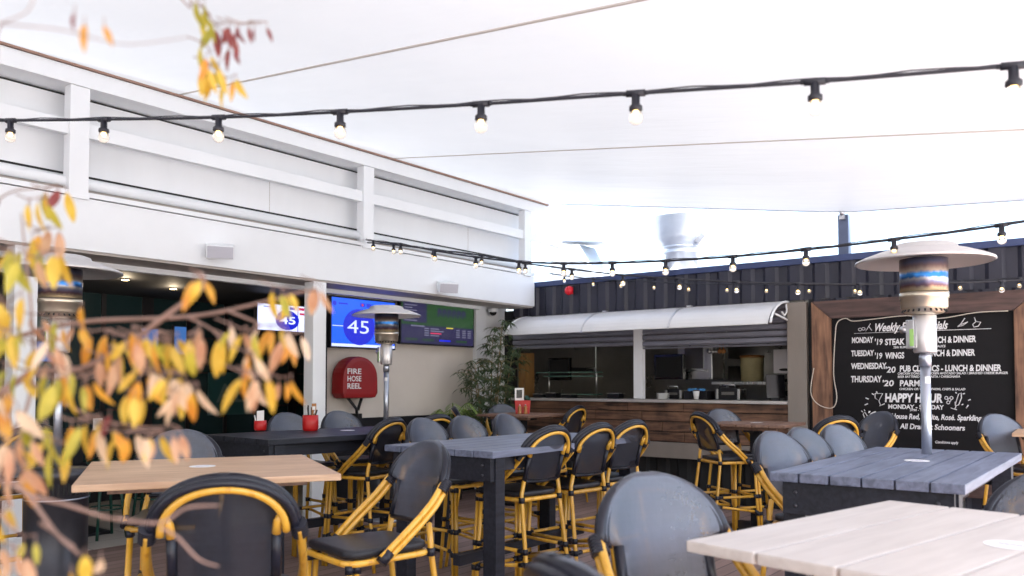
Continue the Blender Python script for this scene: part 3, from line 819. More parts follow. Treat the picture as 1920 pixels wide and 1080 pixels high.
# kitchen room
rm = MB().box(-7.35, -3.07, 11.90, 11.96, 0.0, 2.8).box(-7.40, -7.352, YC + 0.13, 11.9, 0.0, 2.8).box(-3.13, -3.07, YC + 0.06, 11.9, 0.0, 2.8)
kpart(rm, 'kitchen_wall', M['dullsteel'])
kpart(MB().box(-7.35, -3.14, YC + 0.05, 11.89, 2.42, 2.46), 'kitchen_ceiling', M['dullsteel'])
kpart(MB().box(-7.35, -3.14, YC + 0.05, 11.89, 0.003, 0.06), 'kitchen_floor', M['black'])
kpart(MB().box(-7.35, -7.24, 9.74, 9.98, 0.5, 1.92), 'side_panel', M['pine'])

# kitchen fittings
def kbox(name, label, cat, x0, x1, y0, y1, z0, z1, m):
    o = tag(empty(name, ((x0 + x1) / 2, (y0 + y1) / 2, z0)), label, cat)
    w_, d_, h_ = (x1 - x0) / 2, (y1 - y0) / 2, z1 - z0
    MB().box(-w_, w_, -d_, d_, 0, h_).build('body', m, o, bevel=0.008)
    return o, w_, d_, h_
bench = tag(empty('work_bench', (-5.2, 11.45, 0)), 'long stainless kitchen bench along the back wall of the hatch', 'bench')
MB().box(-2.08, 1.9, -.4, .4, .86, .9).build('bench_top', M['steel'], bench, 0.004)
MB().box(-2.0, 1.8, -.35, .38, .25, .28).build('shelf', M['steel'], bench)
for x in (-1.95, 0, 1.75):
    MB().box(x - .025, x + .025, -.36, -.31, .065, .86).build('leg', M['steel'], bench)
o, a, b, c = kbox('order_screen', 'black order screen hung at the dim end of the kitchen', 'monitor', -7.25, -6.86, 10.35, 10.42, 1.52, 1.86, M['screen'])
MB().box(-.17, .17, -.0365, -.0355, .03, .31).build('screen', M['gap'], o)
MB().box(-.03, .03, .03, .9, .14, .2).build('wall_arm', M['black'], o)
o, a, b, c = kbox('order_screen', 'black order screen beside the steel oven in the hatch', 'monitor', -5.55, -5.10, 10.55, 10.62, 1.53, 1.88, M['screen'])
MB().box(-.2, .2, -.0365, -.0355, .03, .32).build('screen', M['gap'], o)
MB().box(-.03, .03, .03, .9, .14, .2).build('wall_arm', M['black'], o)
o, a, b, c = kbox('oven', 'stainless wall oven with dark glass door in the hatch', 'oven', -5.28, -4.76, 10.75, 11.3, 1.53, 2.05, M['steel'])
MB().box(-.15, .13, -b - .012, -b - .001, .15, .46).build('door', M['ovenglass'], o, 0.004)
MB().tube([(-.2, -b - .03, .12), (.2, -b - .03, .12)], .01, 8).build('handle', M['alu'], o)
MB().box(-.26, .26, .27, 1.15, .2, .3).build('wall_bracket', M['steel'], o)
gt = tag(empty('gantry_shelf', (-6.6, 10.05, 1.27)), 'glass heat gantry with thin green edged shelves on the counter', 'shelf')
for z in (0.355, 0.30, 0.04): MB().box(-.55 if z > .32 else -.42, .42, -.14, .14, z, z + .014).build('shelf', M['shelfglass'], gt)
for x in (-.42, .40): MB().tube([(x, 0, 0.0), (x, 0, .38)] if x < 0 else [(x, 0, 0), (x, 0, .36), (x - .03, 0, .42), (x - .16, 0, .41)], .012, 8).build('upright', M['steel'], gt)
sd_, a, b, c = kbox('soap_dispenser', 'pale grey paper towel dispenser on the kitchen end wall', 'dispenser', -3.72, -3.44, 10.25, 10.45, 1.60, 1.90, M['kitchenwhite'])
MB().prism([(.07 * math.cos(t), .018 * math.sin(t)) for t in [2 * PI * k / 14 for k in range(14)]], lambda u, v, dd: (u, dd, .045 + v), -.105, -.099).build('slot', M['gap'], sd_)
MB().box(.14, .32, -.05, .05, .1, .2).build('wall_plate', M['kitchenwhite'], sd_)
tm, a, b, c = kbox('till_screen', 'black till screen standing at the right end of the counter', 'till', -3.62, -3.40, 9.72, 9.76, 1.30, 1.58, M['screen'])
tm.rotation_euler = (R_(-8), 0, R_(30))
MB().box(-.05, .05, .0, .1, -.03, .02).build('stand', M['black'], tm)
for (x, w2, h2, lab) in ((-4.98, .10, .13, 'small black toaster on the kitchen counter beside the mid post'), (-4.22, .14, .15, 'dark grill press on the kitchen counter with its lid closed')):
    o, a, b, c = kbox('counter_appliance', lab, 'appliance', x - w2, x + w2, 10.0, 10.2, 1.269, 1.269 + h2, M['black'])
    MB().box(-w2 - .02, -w2 + .012, -.11, .11, .0, h2 * .9).build('side_trim', M['steel'], o, .004)
    MB().box(w2 - .012, w2 + .02, -.11, .11, .0, h2 * .9).build('side_trim', M['steel'], o, .004)
    MB().box(-w2 * .6, w2 * .6, -.104, -.101, h2 * .4, h2 * .65).build('front_panel', M['dullsteel'], o)
    MB().tube([(-w2 * .7, -.09, h2 + .002), (-w2 * .7, -.12, h2 + .035), (w2 * .7, -.12, h2 + .035), (w2 * .7, -.09, h2 + .002)], .009, 6).build('handle', M['alu'], o)
shf = tag(empty('appliance_stand', (-4.3, 10.1, 0.06)), 'steel stand carrying the counter appliances behind the hatch', 'stand')
MB().box(-1.0, .75, -.16, .2, 1.17, 1.205).build('stand_top', M['steel'], shf, .003)
for x in (-.95, .7): MB().box(x - .02, x + .02, -.02, .02, .002, 1.17).build('leg', M['steel'], shf)
tb = tag(empty('bread_tray', (-4.62, 10.02, 1.269)), 'black tray with crumpled bright blue cloth on the counter', 'tray')
MB().box(-.16, .16, -.12, .12, 0, .11).build('tray', M['black'], tb, .006)
ctm = MB()
for k in range(16):
    ctm.ball((-.11 + .22 * random.random(), -.1 + .05 * random.random(), .11 + .015 * random.random()), .022 + .012 * random.random(), 6, 0, .7)
ctm.build('cloth', M['cloth'], tb)
pt = tag(empty('stock_pot', (-4.25, 10.9, 1.50)), 'tall straw coloured tub on the kitchen shelf by the white dispenser', 'tub')
MB().lathe([(.15, 0), (.155, .3), (.16, .32)], (0, 0, 0), 22).build('tub', mat('straw_plastic', (0.55, 0.47, 0.25), .4, var=.1), pt)
MB().lathe([(.163, .32), (.163, .35), (.1, .36)], (0, 0, 0), 22).build('lid', M['brown'], pt)
ps = tag(empty('wall_shelf', (-4.25, 11.2, 1.46)), 'stainless shelf on posts holding the straw coloured tub', 'shelf')
MB().box(-.5, .5, -.5, .3, 0, .035).build('shelf_board', M['steel'], ps)
for x in (-.48, .48): MB().box(x - .015, x + .015, -.02, .02, -.558, 0).build('upright', M['steel'], ps)
ut = tag(empty('hanging_ladles', (-4.55, 10.4, 2.06)), 'bunch of steel and wooden handled ladles hanging in the hatch', 'utensils')
MB().tube([(-.16, 0, .02), (.16, 0, .02)], .01, 6).tube([(-.15, 0, .02), (-.15, 0, .36)], .008, 6).tube([(.15, 0, .02), (.15, 0, .36)], .008, 6).build('hook_rail', M['steel'], ut)
for k, x in enumerate((-.10, -.05, .0, .05, .1)):
    MB().tube([(x, 0, .01), (x + .01, -.01, -.14)], .008, 6).ball((x + .01, -.01, -.16), .032, 8).build('ladle', M['steel' if k < 3 else 'brown'], ut)
swb = tag(empty('power_outlet', (-4.1, 11.885, 1.25)), 'grey power outlet panel with two dark sockets on the kitchen wall', 'outlet')
MB().box(-.07, .07, -.03, 0, 0, .34).build('panel', M['dullsteel'], swb)
for z in (.08, .25): MB().lathe([(.04, 0), (.038, .03)], (0, 0, 0), 16).build('socket', M['gap'], swb).matrix_local = Matrix.Translation((0, -.03, z)) @ Matrix.Rotation(R_(90), 4, 'X')

for k, x in enumerate((-7.0, -6.78, -6.5, -5.75)):
    o, a, b, c = kbox('food_tray', ('shallow dark tray on the hatch counter, ' + ('first', 'second', 'third', 'fourth')[k] + ' from the bamboo plant'), 'tray', x - .09, x + .09, 9.74, 9.88, 1.2685, 1.315 + .02 * (k % 2), M['black'])
    MB().box(-.095, .095, -.075, .075, c, c + .008).build('rim', M['steel'], o)
pl_ = tag(empty('plate_stack', (-5.02, 9.78, 1.2685)), 'stack of white plates on the counter next to the mid post', 'plates')
for k in range(5): MB().lathe([(.05, 0), (.085, .012), (.085, .015)], (0, 0, .016 * k), 20).build('plate', M['paper'], pl_)
cp_ = tag(empty('cup', (-4.55, 9.78, 1.2685)), 'white takeaway cup on the hatch counter', 'cup')
MB().lathe([(.028, 0), (.042, .11)], (0, 0, 0), 16).build('cup_body', M['paper'], cp_)
MB().lathe([(.044, .11), (.044, .12), (.035, .125)], (0, 0, 0), 16).build('lid', M['black'], cp_)
# ---------------- awning
aw = tag(empty('hatch_awning', (-5.1, YC, 2.42)), 'long white curved awning over the serving hatch in three panels', 'awning')
def aw_pt(t):       # t 0 back .. 1 front : quarter curve falling forward
    a = t * R_(78)
    return (-0.03 - 0.60 * math.sin(a) / math.sin(R_(78)), 0.0 - 0.275 * (1 - math.cos(a)) / (1 - math.cos(R_(78))))
XS = (-1.93, -0.66, 0.57, 1.80)
for k in range(3):
    pts = [aw_pt(i / 10) for i in range(11)]
    poly = pts + [(y, z - 0.012) for y, z in reversed(pts)]
    MB().prism(poly, lambda u, v, dd: (dd, u, v), XS[k] + 0.012, XS[k + 1] - 0.012).build('awning_panel', M['poly'], aw)
for k in (1, 2):
    pts = [aw_pt(i / 10) for i in range(11)]
    poly = [(y, z + 0.010) for y, z in pts] + [(y, z - 0.02) for y, z in reversed(pts)]
    MB().prism(poly, lambda u, v, dd: (dd, u, v), XS[k] - 0.012, XS[k] + 0.012).build('joint_strip', M['alu'], aw)
    MB().box(XS[k] - .03, XS[k] + .03, -.06, -.005, .012, .03).build('clip', M['alu'], aw)
MB().box(XS[0], XS[3], -0.03, -0.002, -0.02, 0.012).build('back_rail', M['alu'], aw)
for x in (XS[0] + .03, XS[3] + 0.015):
    br = MB().tube([(x, -.01, -.01), (x, -.01, -.24)], .014, 8)
    br.tube([(x, -.02, -.22)] + [(x, -.02 - .5 * t, -.22 + .06 * t) for t in (.3, .6, .9)], .012, 8)
    br.tube([(x, *aw_pt(i / 8)) for i in range(9)], .014, 8)
    br.tube([(x, -.12, -.03), (x, -.10, -.12), (x, -.18, -.17), (x, -.26, -.13)], .010, 6)
    br.build('bracket', M['white'], aw)

# ---------------- blackboard
bb = tag(empty('menu_blackboard', (-1.9, YC - 0.06, 0.0)), 'large timber framed blackboard with hand lettered weekly food specials', 'blackboard')
BX = -1.9
def board(mb, name, m, bevel=0.0): return mb.build(name, m, bb, bevel)
yb = 0.0
board(MB().box(-2.79 - BX, -1.03 - BX, -.012, .03, .50, 2.21), 'board', M['chalk'])
def mitre(pts): return MB().prism(pts, lambda u, v, dd: (u - BX, dd, v), -.055, .03)
xo0, xi0, xi1, xo1, zo, zi, zb_ = -3.0, -2.79, -1.03, -0.80, 2.40, 2.20, 0.50
board(mitre([(xo0, zo), (xi0 + .002, zi + .001), (xi1 - .002, zi + .001), (xo1, zo)][::-1]), 'frame_top', M['frame'], .004)
board(mitre([(xo0, zo - .004), (xo0, .03), (xi0, .03), (xi0, zi - .003)]), 'frame_side', M['framev'], .004)
board(mitre([(xo1, zo - .004), (xi1, zi - .003), (xi1, .03), (xo1, .03)]), 'frame_side', M['framev'], .004)
board(MB().box(xi0 - BX + .002, xi1 - BX - .002, -.05, .03, zb_ - .18, zb_ - .002), 'frame_bottom', M['frame'], .004)
YB = YC - 0.06 - 0.014
def bp(px, py):
    q = at_y(px, py, YB); return q.x - BX, q.z
T3 = lambda u, v, dd: (u, -.0125 - dd, v)
INK = []
def zx(X, Y): return 1560 + X / 4.153, 580 + Y / 4.153
def line(s, X0, X1, Y, capY, shear=0.12, bold=0.008):
    x0, z0 = bp(*zx(X0, Y)); 
    x1, _ = bp(*zx(X1, Y))
    _, zt = bp(*zx((X0 + X1) / 2, Y - capY)); _, zb2 = bp(*zx((X0 + X1) / 2, Y))
    m_ = MB(); text_into(m_, s, T3, x0, z0, x1, zt - zb2, shear, 0, 0.0015, bold + .012); m_.build('lettering', M['ink'], bb)
line('Weekly Food Specials', 338, 905, 172, 62, 0.42, 0.012)
line('MONDAY', 155, 322, 262, 42, 0.05, 0.02); line("'19", 335, 395, 276, 44); line('STEAK', 413, 566, 277, 45, 0.05, 0.02); line('-- LUNCH & DINNER', 690, 1122, 264, 47, 0.05, 0.02)
line('250g RUMP, CHIPS, SALAD AND SAUCE', 478, 885, 304, 17)
line('TUESDAY', 150, 328, 364, 42, 0.05, 0.02); line("'19", 335, 392, 384, 44); line('WINGS', 415, 562, 383, 45, 0.05, 0.02); line('- LUNCH & DINNER', 690, 1114, 366, 47, 0.05, 0.02)
line('WEDNESDAY', 150, 425, 464, 44, 0.05, 0.02); line("'20", 418, 496, 492, 44); line('PUB CLASSICS - LUNCH & DINNER', 528, 1320, 484, 46, 0.05, 0.02)
line('CHICKEN DONUTS / CHICKEN AVOCADO SALAD / SMASHED CHEESE BURGER', 512, 1370, 508, 17); line('BEER BATTERED FISH / PASTA / CARBONARA', 512, 998, 533, 17)
line('THURSDAY', 148, 388, 566, 46, 0.05, 0.02); line("'20", 395, 482, 597, 44); line('PARMI', 528, 700, 597, 44, 0.05, 0.02)
line('CHICKEN OR VEGAN PARMI, CHIPS & SALAD', 525, 1038, 628, 17)
line('HAPPY HOUR', 412, 862, 719, 64, 0.1, 0.03); line('MONDAY - SUNDAY', 438, 872, 772, 32, 0.03, 0.02); line('3PM - 5PM', 605, 742, 792, 17)
line("'6", 283, 345, 832, 38, 0.2, 0.015); line('House Red, White, Ros\u00e9. Sparkling', 462, 1166, 850, 40, 0.2, 0.015)
line("'7", 345, 400, 925, 38, 0.2, 0.015); line('All Draught Schooners', 528, 1036, 928, 40, 0.15, 0.015); line('Conditions apply', 805, 985, 1042, 20, 0.2)
def stroke(pts, r=0.0045):
    P = [(*bp(*zx(X, Y)),) for X, Y in pts]
    MB().tube([(x, -.0135, z) for x, z in P], r, 5, 0).build('chalk_mark', M['ink'], bb)
stroke([(172, 188), (700, 168), (1240, 150)], .003)
for cx, cy in ((218, 157), (245, 152)): stroke([(cx + 13 * math.cos(a), cy + 11 * math.sin(a)) for a in [2 * PI * k / 10 for k in range(11)]], .003)
stroke([(262, 170), (300, 110)], .003); stroke([(285, 130), (310, 165)], .003)
stroke([(978, 135), (1000, 118), (1035, 68)]); stroke([(1000, 120), (1058, 98)]); stroke([(978, 135), (1020, 125), (1058, 98)], .003)
stroke([(1108, 62), (1120, 95), (1095, 118), (1105, 138), (1140, 130), (1158, 100), (1125, 95)])
stroke([(960, 740), (985, 660), (1005, 650), (1008, 690), (985, 745), (960, 750), (958, 720)]); stroke([(968, 748), (955, 778), (925, 768)]); stroke([(955, 778), (972, 782)])
for cx, cy in ((890, 690), (915, 705), (905, 725), (930, 690)): stroke([(cx + 13 * math.cos(a), cy + 12 * math.sin(a)) for a in [2 * PI * k / 8 for k in range(9)]], .004)
stroke([(335, 655), (395, 655), (365, 712), (335, 690), (335, 655)]); stroke([(365, 712), (378, 748), (410, 735)]); stroke([(378, 748), (370, 752)])
for a in (((262, 690), (285, 700)), ((255, 745), (280, 735)), ((310, 655), (325, 665)), ((345, 640), (352, 652)), ((1060, 710), (1080, 702)), ((1045, 770), (1062, 745)), ((1018, 660), (1035, 655)), ((962, 645), (970, 655)), ((1010, 745), (1022, 738))): stroke(a, .006)
stroke([(242, 815), (255, 800), (275, 830), (270, 852), (255, 848), (242, 815)]); stroke([(228, 790), (240, 800)]); stroke([(250, 780), (256, 792)])
# pale cable looped along the frame
cp = [at_y(*q, YC - 0.125) for q in ((1526, 690), (1520, 735), (1534, 758), (1560, 765), (1569, 745), (1563, 700), (1566, 630), (1570, 605), (1585, 597), (1600, 602), (1640, 598), (1700, 592), (1760, 597), (1830, 586), (1890, 583))]
cb = tag(MB().tube(smooth_path(cp, 5), 0.005, 6).build('power_cable', M['palecable']), 'thin pale cable looping down beside the blackboard frame', 'cable')

# ================================================================== CANOPY, POST, ROOF PLANT
def can_z(x, y):
    s = 0.157
    z = 3.46 - s * (x + 2.75)
    if x > -2.75:
        k = min(1, max(0, (y - 7.0) / 2.9))
        z = 3.46 - lerp(s, 0.055, k) * (x + 2.75)
    f = ((y - 3.9) / 2.6) % 1.0
    return z - 0.022 * math.sin(PI * f) ** 2 * (1 if y < 9.1 else 0)
cano = tag(empty('shade_canopy', (0, 0, 0)), 'huge white fabric canopy stretched over the whole terrace', 'canopy')
nx, ny = 40, 180
cm = MB(); vs = []
CX0, CX1, CY0, CY1 = -12.5, 1.6, -13.0, 9.9  # rear reach added unseen to darken stool backs, right edge cut to admit skylight
for j in range(ny + 1):
    for i in range(nx + 1):
        x = lerp(CX0, CX1, i / nx); y = lerp(CY0, CY1, j / ny)
        vs.append((x, y, can_z(x, y)))
cm.add(vs, [(j * (nx + 1) + i, j * (nx + 1) + i + 1, (j + 1) * (nx + 1) + i + 1, (j + 1) * (nx + 1) + i) for j in range(ny) for i in range(nx)], 0, True)
cm.build('fabric', M['canopy'], cano)
for (ya, yb2, r) in ((3.05, 4.75, .009), (6.0, 7.3, .006), (0.4, 2.2, .008)):
    MB().tube([(x, lerp(yb2, ya, (x - CX0) / (CX1 - CX0)), can_z(x, lerp(yb2, ya, (x - CX0) / (CX1 - CX0))) - 0.004) for x in [lerp(CX0, CX1, k / 30) for k in range(31)]], r, 6).build('seam', M['seam'], cano)
MB().tube([(x, CY1 - .005, can_z(x, CY1) - .002) for x in [lerp(CX0, CX1, k / 30) for k in range(31)]], .009, 8).build('hem', mat('canopy_hem', (.55, .56, .60), .6), cano)
pst = tag(empty('canopy_post', (-2.76, 9.97, 2.875)), 'blue grey square steel post holding the canopy corner above the container', 'post')
MB().box(-.058, .058, -.058, .058, 0, .56).build('shaft', M['polepost'], pst, .006)
MB().box(-.03, .03, -.10, -.06, .50, .60).ball((0, -.09, .575), .035, 8).build('bracket', M['alu'], pst)
ex = tag(empty('exhaust_cowl', (-5.33, 11.0, 2.872)), 'galvanised round exhaust cowl on the container roof', 'exhaust')
MB().lathe([(.26, .55), (.30, .60), (.40, .70), (.40, .985), (.425, 1.0), (.425, 1.02), (.39, 1.02), (.38, .72), (.25, .62)], (0, 0, 0), 32, 0, False, False).build('cowl', M['galv'], ex)
MB().lathe([(.24, 0), (.24, .47), (.275, .48), (.275, .50), (.24, .51), (.25, .55), (.285, .56), (.285, .58), (.25, .59), (.25, .62)], (0, 0, 0), 32).build('duct', M['galv'], ex)
MB().lathe([(.46, .0), (.28, .26)], (0, 0, 0), 4).build('flashing', M['galv'], ex)
MB().obox((.36, -.12, .66), (1, 0, 1), (0, 1, 0), (-1, 0, 1), .16, .10, .09).build('motor_box', M['alu'], ex, .01)
dk = tag(empty('roof_duct', (-7.5, 11.2, 2.872)), 'pale sheet metal duct rising behind the parapet corner', 'duct')
MB().obox((.42, 0, 1.02), (1, 0, -.12), (0, 1, 0), (.12, 0, 1), .95, .5, .36).build('duct_box', M['ductgrey'], dk, .01)
MB().prism([(-.1, 0), (.85, 0), (.42, .80), (-.1, .80)], lambda u, v, dd: (u, dd, v), -.25, .25).build('hopper', M['ductgrey'], dk, .01)

# ================================================================== FESTOON LIGHTS
def festoon(name, label, pts, ks, r, size, extra=0.0):
    """pts: cable points in space; ks: lamp positions (fraction of length list of points)"""
    o = tag(empty(name, pts[0]), label, 'string lights', 'festoon light strings under the canopy')
    base = Vector(pts[0])
    P = smooth_path([Vector(p) - base for p in pts], 6)
    m = MB().tube(P, r, 8)
    # thin support wire and cable ties
    m.tube([p + Vector((0, 0, r * (1.25 + 0.55 * math.sin(i * 1.7)))) for i, p in enumerate(P)], r * 0.38, 5)
    m.build('cable', M['cable'], o)
    for q in ks:
        q = Vector(q) - base
        i = min(range(len(P)), key=lambda k: (P[k] - q).length)
        t = (P[min(i + 1, len(P) - 1)] - P[max(i - 1, 0)]).normalized()
        lh = MB()
        lh.tube([q - t * 0.030 * size, q + t * 0.030 * size], 0.0115 * size, 8)
        lh.tube([q - t * 0.040 * size, q - t * 0.030 * size], 0.0075 * size, 6)
        lh.tube([q + t * 0.030 * size, q + t * 0.040 * size], 0.0075 * size, 6)
        lh.lathe([(.013 * size, -.002), (.0135 * size, -.036 * size), (.021 * size, -.042 * size), (.0215 * size, -.055 * size), (.017 * size, -.058 * size)], (q.x, q.y, q.z), 12)
        hl = lh.build('lamp_holder', M['cable'], o)
        bz = -.056 * size
        bl = MB().lathe([(.0135 * size, bz), (.019 * size, bz - .008 * size), (.0225 * size, bz - .022 * size), (.019 * size, bz - .036 * size), (.010 * size, bz - .043 * size), (.001 * size, bz - .045 * size)], (q.x, q.y, q.z), 14, 0)
        bl.ball((q.x, q.y, q.z + bz - .010 * size), .0075 * size, 8, 1, 1.4)
        bl.build('bulb', [M['bulb'], M['filament']], hl)
    return o
DS = [3.55, 3.32, 3.09, 2.87, 2.66, 2.46, 2.27, 2.09]
PXY = [(20, 226), (195, 224), (410, 220), (638, 210), (902, 195), (1192, 175), (1528, 153), (1900, 123)]
L1 = [at_d(x, y, D) for (x, y), D in zip(PXY, DS)]
pre = L1[0] + (L1[0] - L1[1]) * 1.0; post = L1[-1] + (L1[-1] - L1[-2])
festoon('festoon_lights', 'nearest string of bulbs crossing high in front of the white parapet', [pre] + L1 + [post], L1, 0.0056, 0.94)
# second string from the parapet post towards the right, coming nearer
kk = list(range(-5, 7))
PX2 = {-5: (700, 452), -4: (751, 458), -3: (815, 470), -2: (892, 482), -1: (973, 491), 0: (1057, 494), 1: (1148, 493), 2: (1248, 489), 3: (1374, 481), 4: (1511, 468), 5: (1676, 449), 6: (1878, 422)}
L2 = [at_d(*PX2[k], 6.4 - 0.35 * k) for k in kk]
st2 = Vector((XF + 0.03, 6.28, 3.075))
en2 = L2[-1] + (L2[-1] - L2[-2]) * 1.0 + Vector((0, 0, .03))
festoon('festoon_lights', 'string of bulbs running from a parapet post to above the blackboard heater', [st2] + L2 + [en2], L2, 0.0070, 1.0)
PX3 = [(738, 459), (812, 468), (903, 479), (985, 494), (1072, 505), (1168, 516), (1274, 523), (1381, 529), (1496, 532), (1612, 533), (1755, 531), (1878, 527)]
DD3 = [8.2, 8.0, 7.8, 7.6, 7.4, 7.3, 7.2, 7.1, 7.0, 6.95, 6.85, 6.8]
L3 = [at_d(*p, D) for p, D in zip(PX3, DD3)]
festoon('festoon_lights', 'lower string of bulbs sagging from the parapet post past the dark container wall', [st2 + Vector((0, .02, -.03))] + L3 + [at_d(2000, 520, 6.7)], L3, 0.0062, 0.95)
PX4 = [(1058, 517), (1112, 523), (1164, 526), (1226, 529), (1291, 532), (1363, 533), (1437, 534), (1517, 534), (1603, 534), (1700, 531), (1800, 527), (1911, 522)]
L4 = [at_y(*p, 9.32) for p in PX4]
festoon('festoon_lights', 'farthest string of small bulbs hung close along the container wall', [at_y(1030, 513, 9.32)] + L4 + [at_y(2000, 518, 9.32)], L4, 0.006, 0.95)

# ================================================================== PATIO HEATERS
def make_heater():
    o = empty('patio_heater')
    MB().lathe([(.245, .02), (.25, .05), (.25, .0501)], (0, 0, 0), 32).lathe([(.25, 0), (.25, .02)], (0, 0, 0), 32).build('base', M['heatpole'], o)
    hs = MB().lathe([(.215, .055), (.215, .09), (.19, .10), (.19, .84), (.205, .85), (.215, .86), (.215, .90), (.205, .915), (.06, .93)], (0, 0, 0), 36)
    for z0, z1 in ((.10, .19), (.745, .835)):
        for k in range(40):
            a = 2 * PI * k / 40
            hs.obox((.191 * math.cos(a), .191 * math.sin(a), (z0 + z1) / 2), (math.cos(a), math.sin(a), 0), (-math.sin(a), math.cos(a), 0), (0, 0, 1), .005, .013, z1 - z0 - .016, 1)
    hs.lathe([(.192, .20), (.196, .205), (.192, .21)], (0, 0, 0), 36, 2, False, False).lathe([(.192, .72), (.196, .725), (.192, .73)], (0, 0, 0), 36, 2, False, False)
    hs.build('tank_housing', [M['heatbase'], M['gap'], M['heatpole']], o)
    MB().lathe([(.028, .92), (.028, 1.62)], (0, 0, 0), 18).lathe([(.034, 1.60), (.034, 1.66), (.026, 1.68)], (0, 0, 0), 18).build('pole', M['heatpole'], o)
    st = MB(); n = 8
    for k in range(n):
        a0, a1 = -1.2 + 1.2 * k / n, -1.2 + 1.2 * (k + 1) / n
        st.add([(.0287 * math.cos(a0), .0287 * math.sin(a0), 1.50), (.0287 * math.cos(a1), .0287 * math.sin(a1), 1.50), (.0287 * math.cos(a1), .0287 * math.sin(a1), 1.54), (.0287 * math.cos(a0), .0287 * math.sin(a0), 1.54)], [(0, 1, 2, 3)])
    st.build('pole_sticker', M['sticker'], o)
    vb = MB().lathe([(.058, 1.68), (.064, 1.69), (.064, 1.90), (.05, 1.91)], (0, 0, 0), 24)
    vo = vb.build('valve_housing', M['dome'], o)
    MB().obox((-.05, -.055, 1.79), (1, 0, 0), (0, 1, 0), (0, 0, 1), .05, .04, .17).build('control_panel', M['alu'], vo, .004)
    MB().obox((-.038, -.0765, 1.77), (1, 0, 0), (0, 1, 0), (0, 0, 1), .024, .002, .10).build('label', M['greenlabel'], vo)
    kb = MB().tube([(-.075, -.055, 1.82), (-.115, -.055, 1.82)], .02, 10); kb.build('knob', M['alu'], vo)
    bu = MB().lathe([(.07, 1.905), (.105, 1.915), (.125, 1.945), (.128, 1.95), (.128, 2.0), (.134, 2.003), (.134, 2.035), (.126, 2.038)], (0, 0, 0), 36)
    for k in range(24):
        a = 2 * PI * k / 24
        bu.obox((.117 * math.cos(a), .117 * math.sin(a), 1.932), (math.cos(a), math.sin(a), .66), (-math.sin(a), math.cos(a), 0), (-.66 * math.cos(a), -.66 * math.sin(a), 1), .006, .010, .026, 1)
    bu.build('burner', [M['brass'], M['gap']], o)
    MB().lathe([(.131, 2.04), (.131, 2.235)], (0, 0, 0), 36).build('emitter_cylinder', M['heat'], o)
    MB().lathe([(.372, 2.212), (.379, 2.217), (.376, 2.227), (.335, 2.246), (.25, 2.277), (.20, 2.290), (.187, 2.298), (.178, 2.316), (.15, 2.326), (.0, 2.330)], (0, 0, 0), 48, 0, False, False).lathe([(.370, 2.213), (.30, 2.236), (.16, 2.262), (.0, 2.27)], (0, 0, 0), 48, 0, False, False).build('reflector_dome', M['dome'], o)
    return o
ht = make_heater()
HP = [((-1.02, 5.28, 0), -.30, 0.985, 'steel mushroom patio heater with heat blued burner in front of the blackboard'),
      ((-6.62, 6.36, 0), -.3, 1.0, 'steel mushroom patio heater standing before the blue television and fire hose'),
      ((-5.72, 2.52, 0), -.2, 1.0, 'steel mushroom patio heater behind the autumn leaves beside the pub column')]
for i, (loc, rz, s, lab) in enumerate(HP):
    o = ht if i == 0 else copy_tree(ht)
    o.location = loc; o.rotation_euler.z = rz; o.scale = (s, s, s)
    tag(o, lab, 'patio heater', 'mushroom patio heaters on the terrace')

# ================================================================== TABLES
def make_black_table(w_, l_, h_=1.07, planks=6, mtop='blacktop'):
    o = empty('bar_table')
    t = MB(); pw = w_ / planks
    for k in range(planks):
        t.box(-w_ / 2 + k * pw + .004, -w_ / 2 + (k + 1) * pw - .004, -l_ / 2, l_ / 2, h_ - .042, h_)
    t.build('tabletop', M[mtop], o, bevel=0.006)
    ap = MB()
    ap.box(-w_ / 2 + .05, w_ / 2 - .05, -l_ / 2 + .035, -l_ / 2 + .075, h_ - .19, h_ - .045)
    ap.box(-w_ / 2 + .05, w_ / 2 - .05, l_ / 2 - .075, l_ / 2 - .035, h_ - .19, h_ - .045)
    ap.box(-w_ / 2 + .125, -w_ / 2 + .155, -l_ / 2 + .165, l_ / 2 - .165, h_ - .14, h_ - .045)
    ap.box(w_ / 2 - .155, w_ / 2 - .125, -l_ / 2 + .165, l_ / 2 - .165, h_ - .14, h_ - .045)
    ap.build('apron', M['blackwood'], o, bevel=0.003)
    for sx in (-1, 1):
        for sy in (-1, 1):
            cx, cy = sx * (w_ / 2 - .09), sy * (l_ / 2 - .12)
            lg = MB().box(cx - .05, cx + .05, cy - .044, cy + .044, 0, h_ - .046).build('leg', M['blackwood'], o, bevel=0.004)
            for z in (h_ - .09, h_ - .15):
                b = MB().ball((0, 0, 0), .009, 6)
                bo = b.build('bolt', M['heatbase'], lg); bo.location = (cx - .02 * sx, sy * (l_ / 2 - .032), z)
    MB().box(-.03, .03, -l_ / 2 + .2, l_ / 2 - .2, .30, .37).build('stretcher', M['blackwood'], o, bevel=0.003)
    return o
def sticker(parent, x, y, z):
    s = MB().lathe([(.062, 0), (.062, .0012)], (x, y, z), 28, 0)
    s.box(x - .03, x + .03, y - .006, y + .006, z + .0013, z + .0018, 1)
    s.build('table_sticker', [M['sticker'], M['stickermark']], parent)
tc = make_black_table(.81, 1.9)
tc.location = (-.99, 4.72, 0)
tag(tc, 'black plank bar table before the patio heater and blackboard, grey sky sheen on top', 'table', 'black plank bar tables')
sticker(tc, .02, .05, 1.0705)
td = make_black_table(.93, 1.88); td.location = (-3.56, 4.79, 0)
tag(td, 'black plank bar table in the middle with cane stools along both long sides', 'table', 'black plank bar tables')
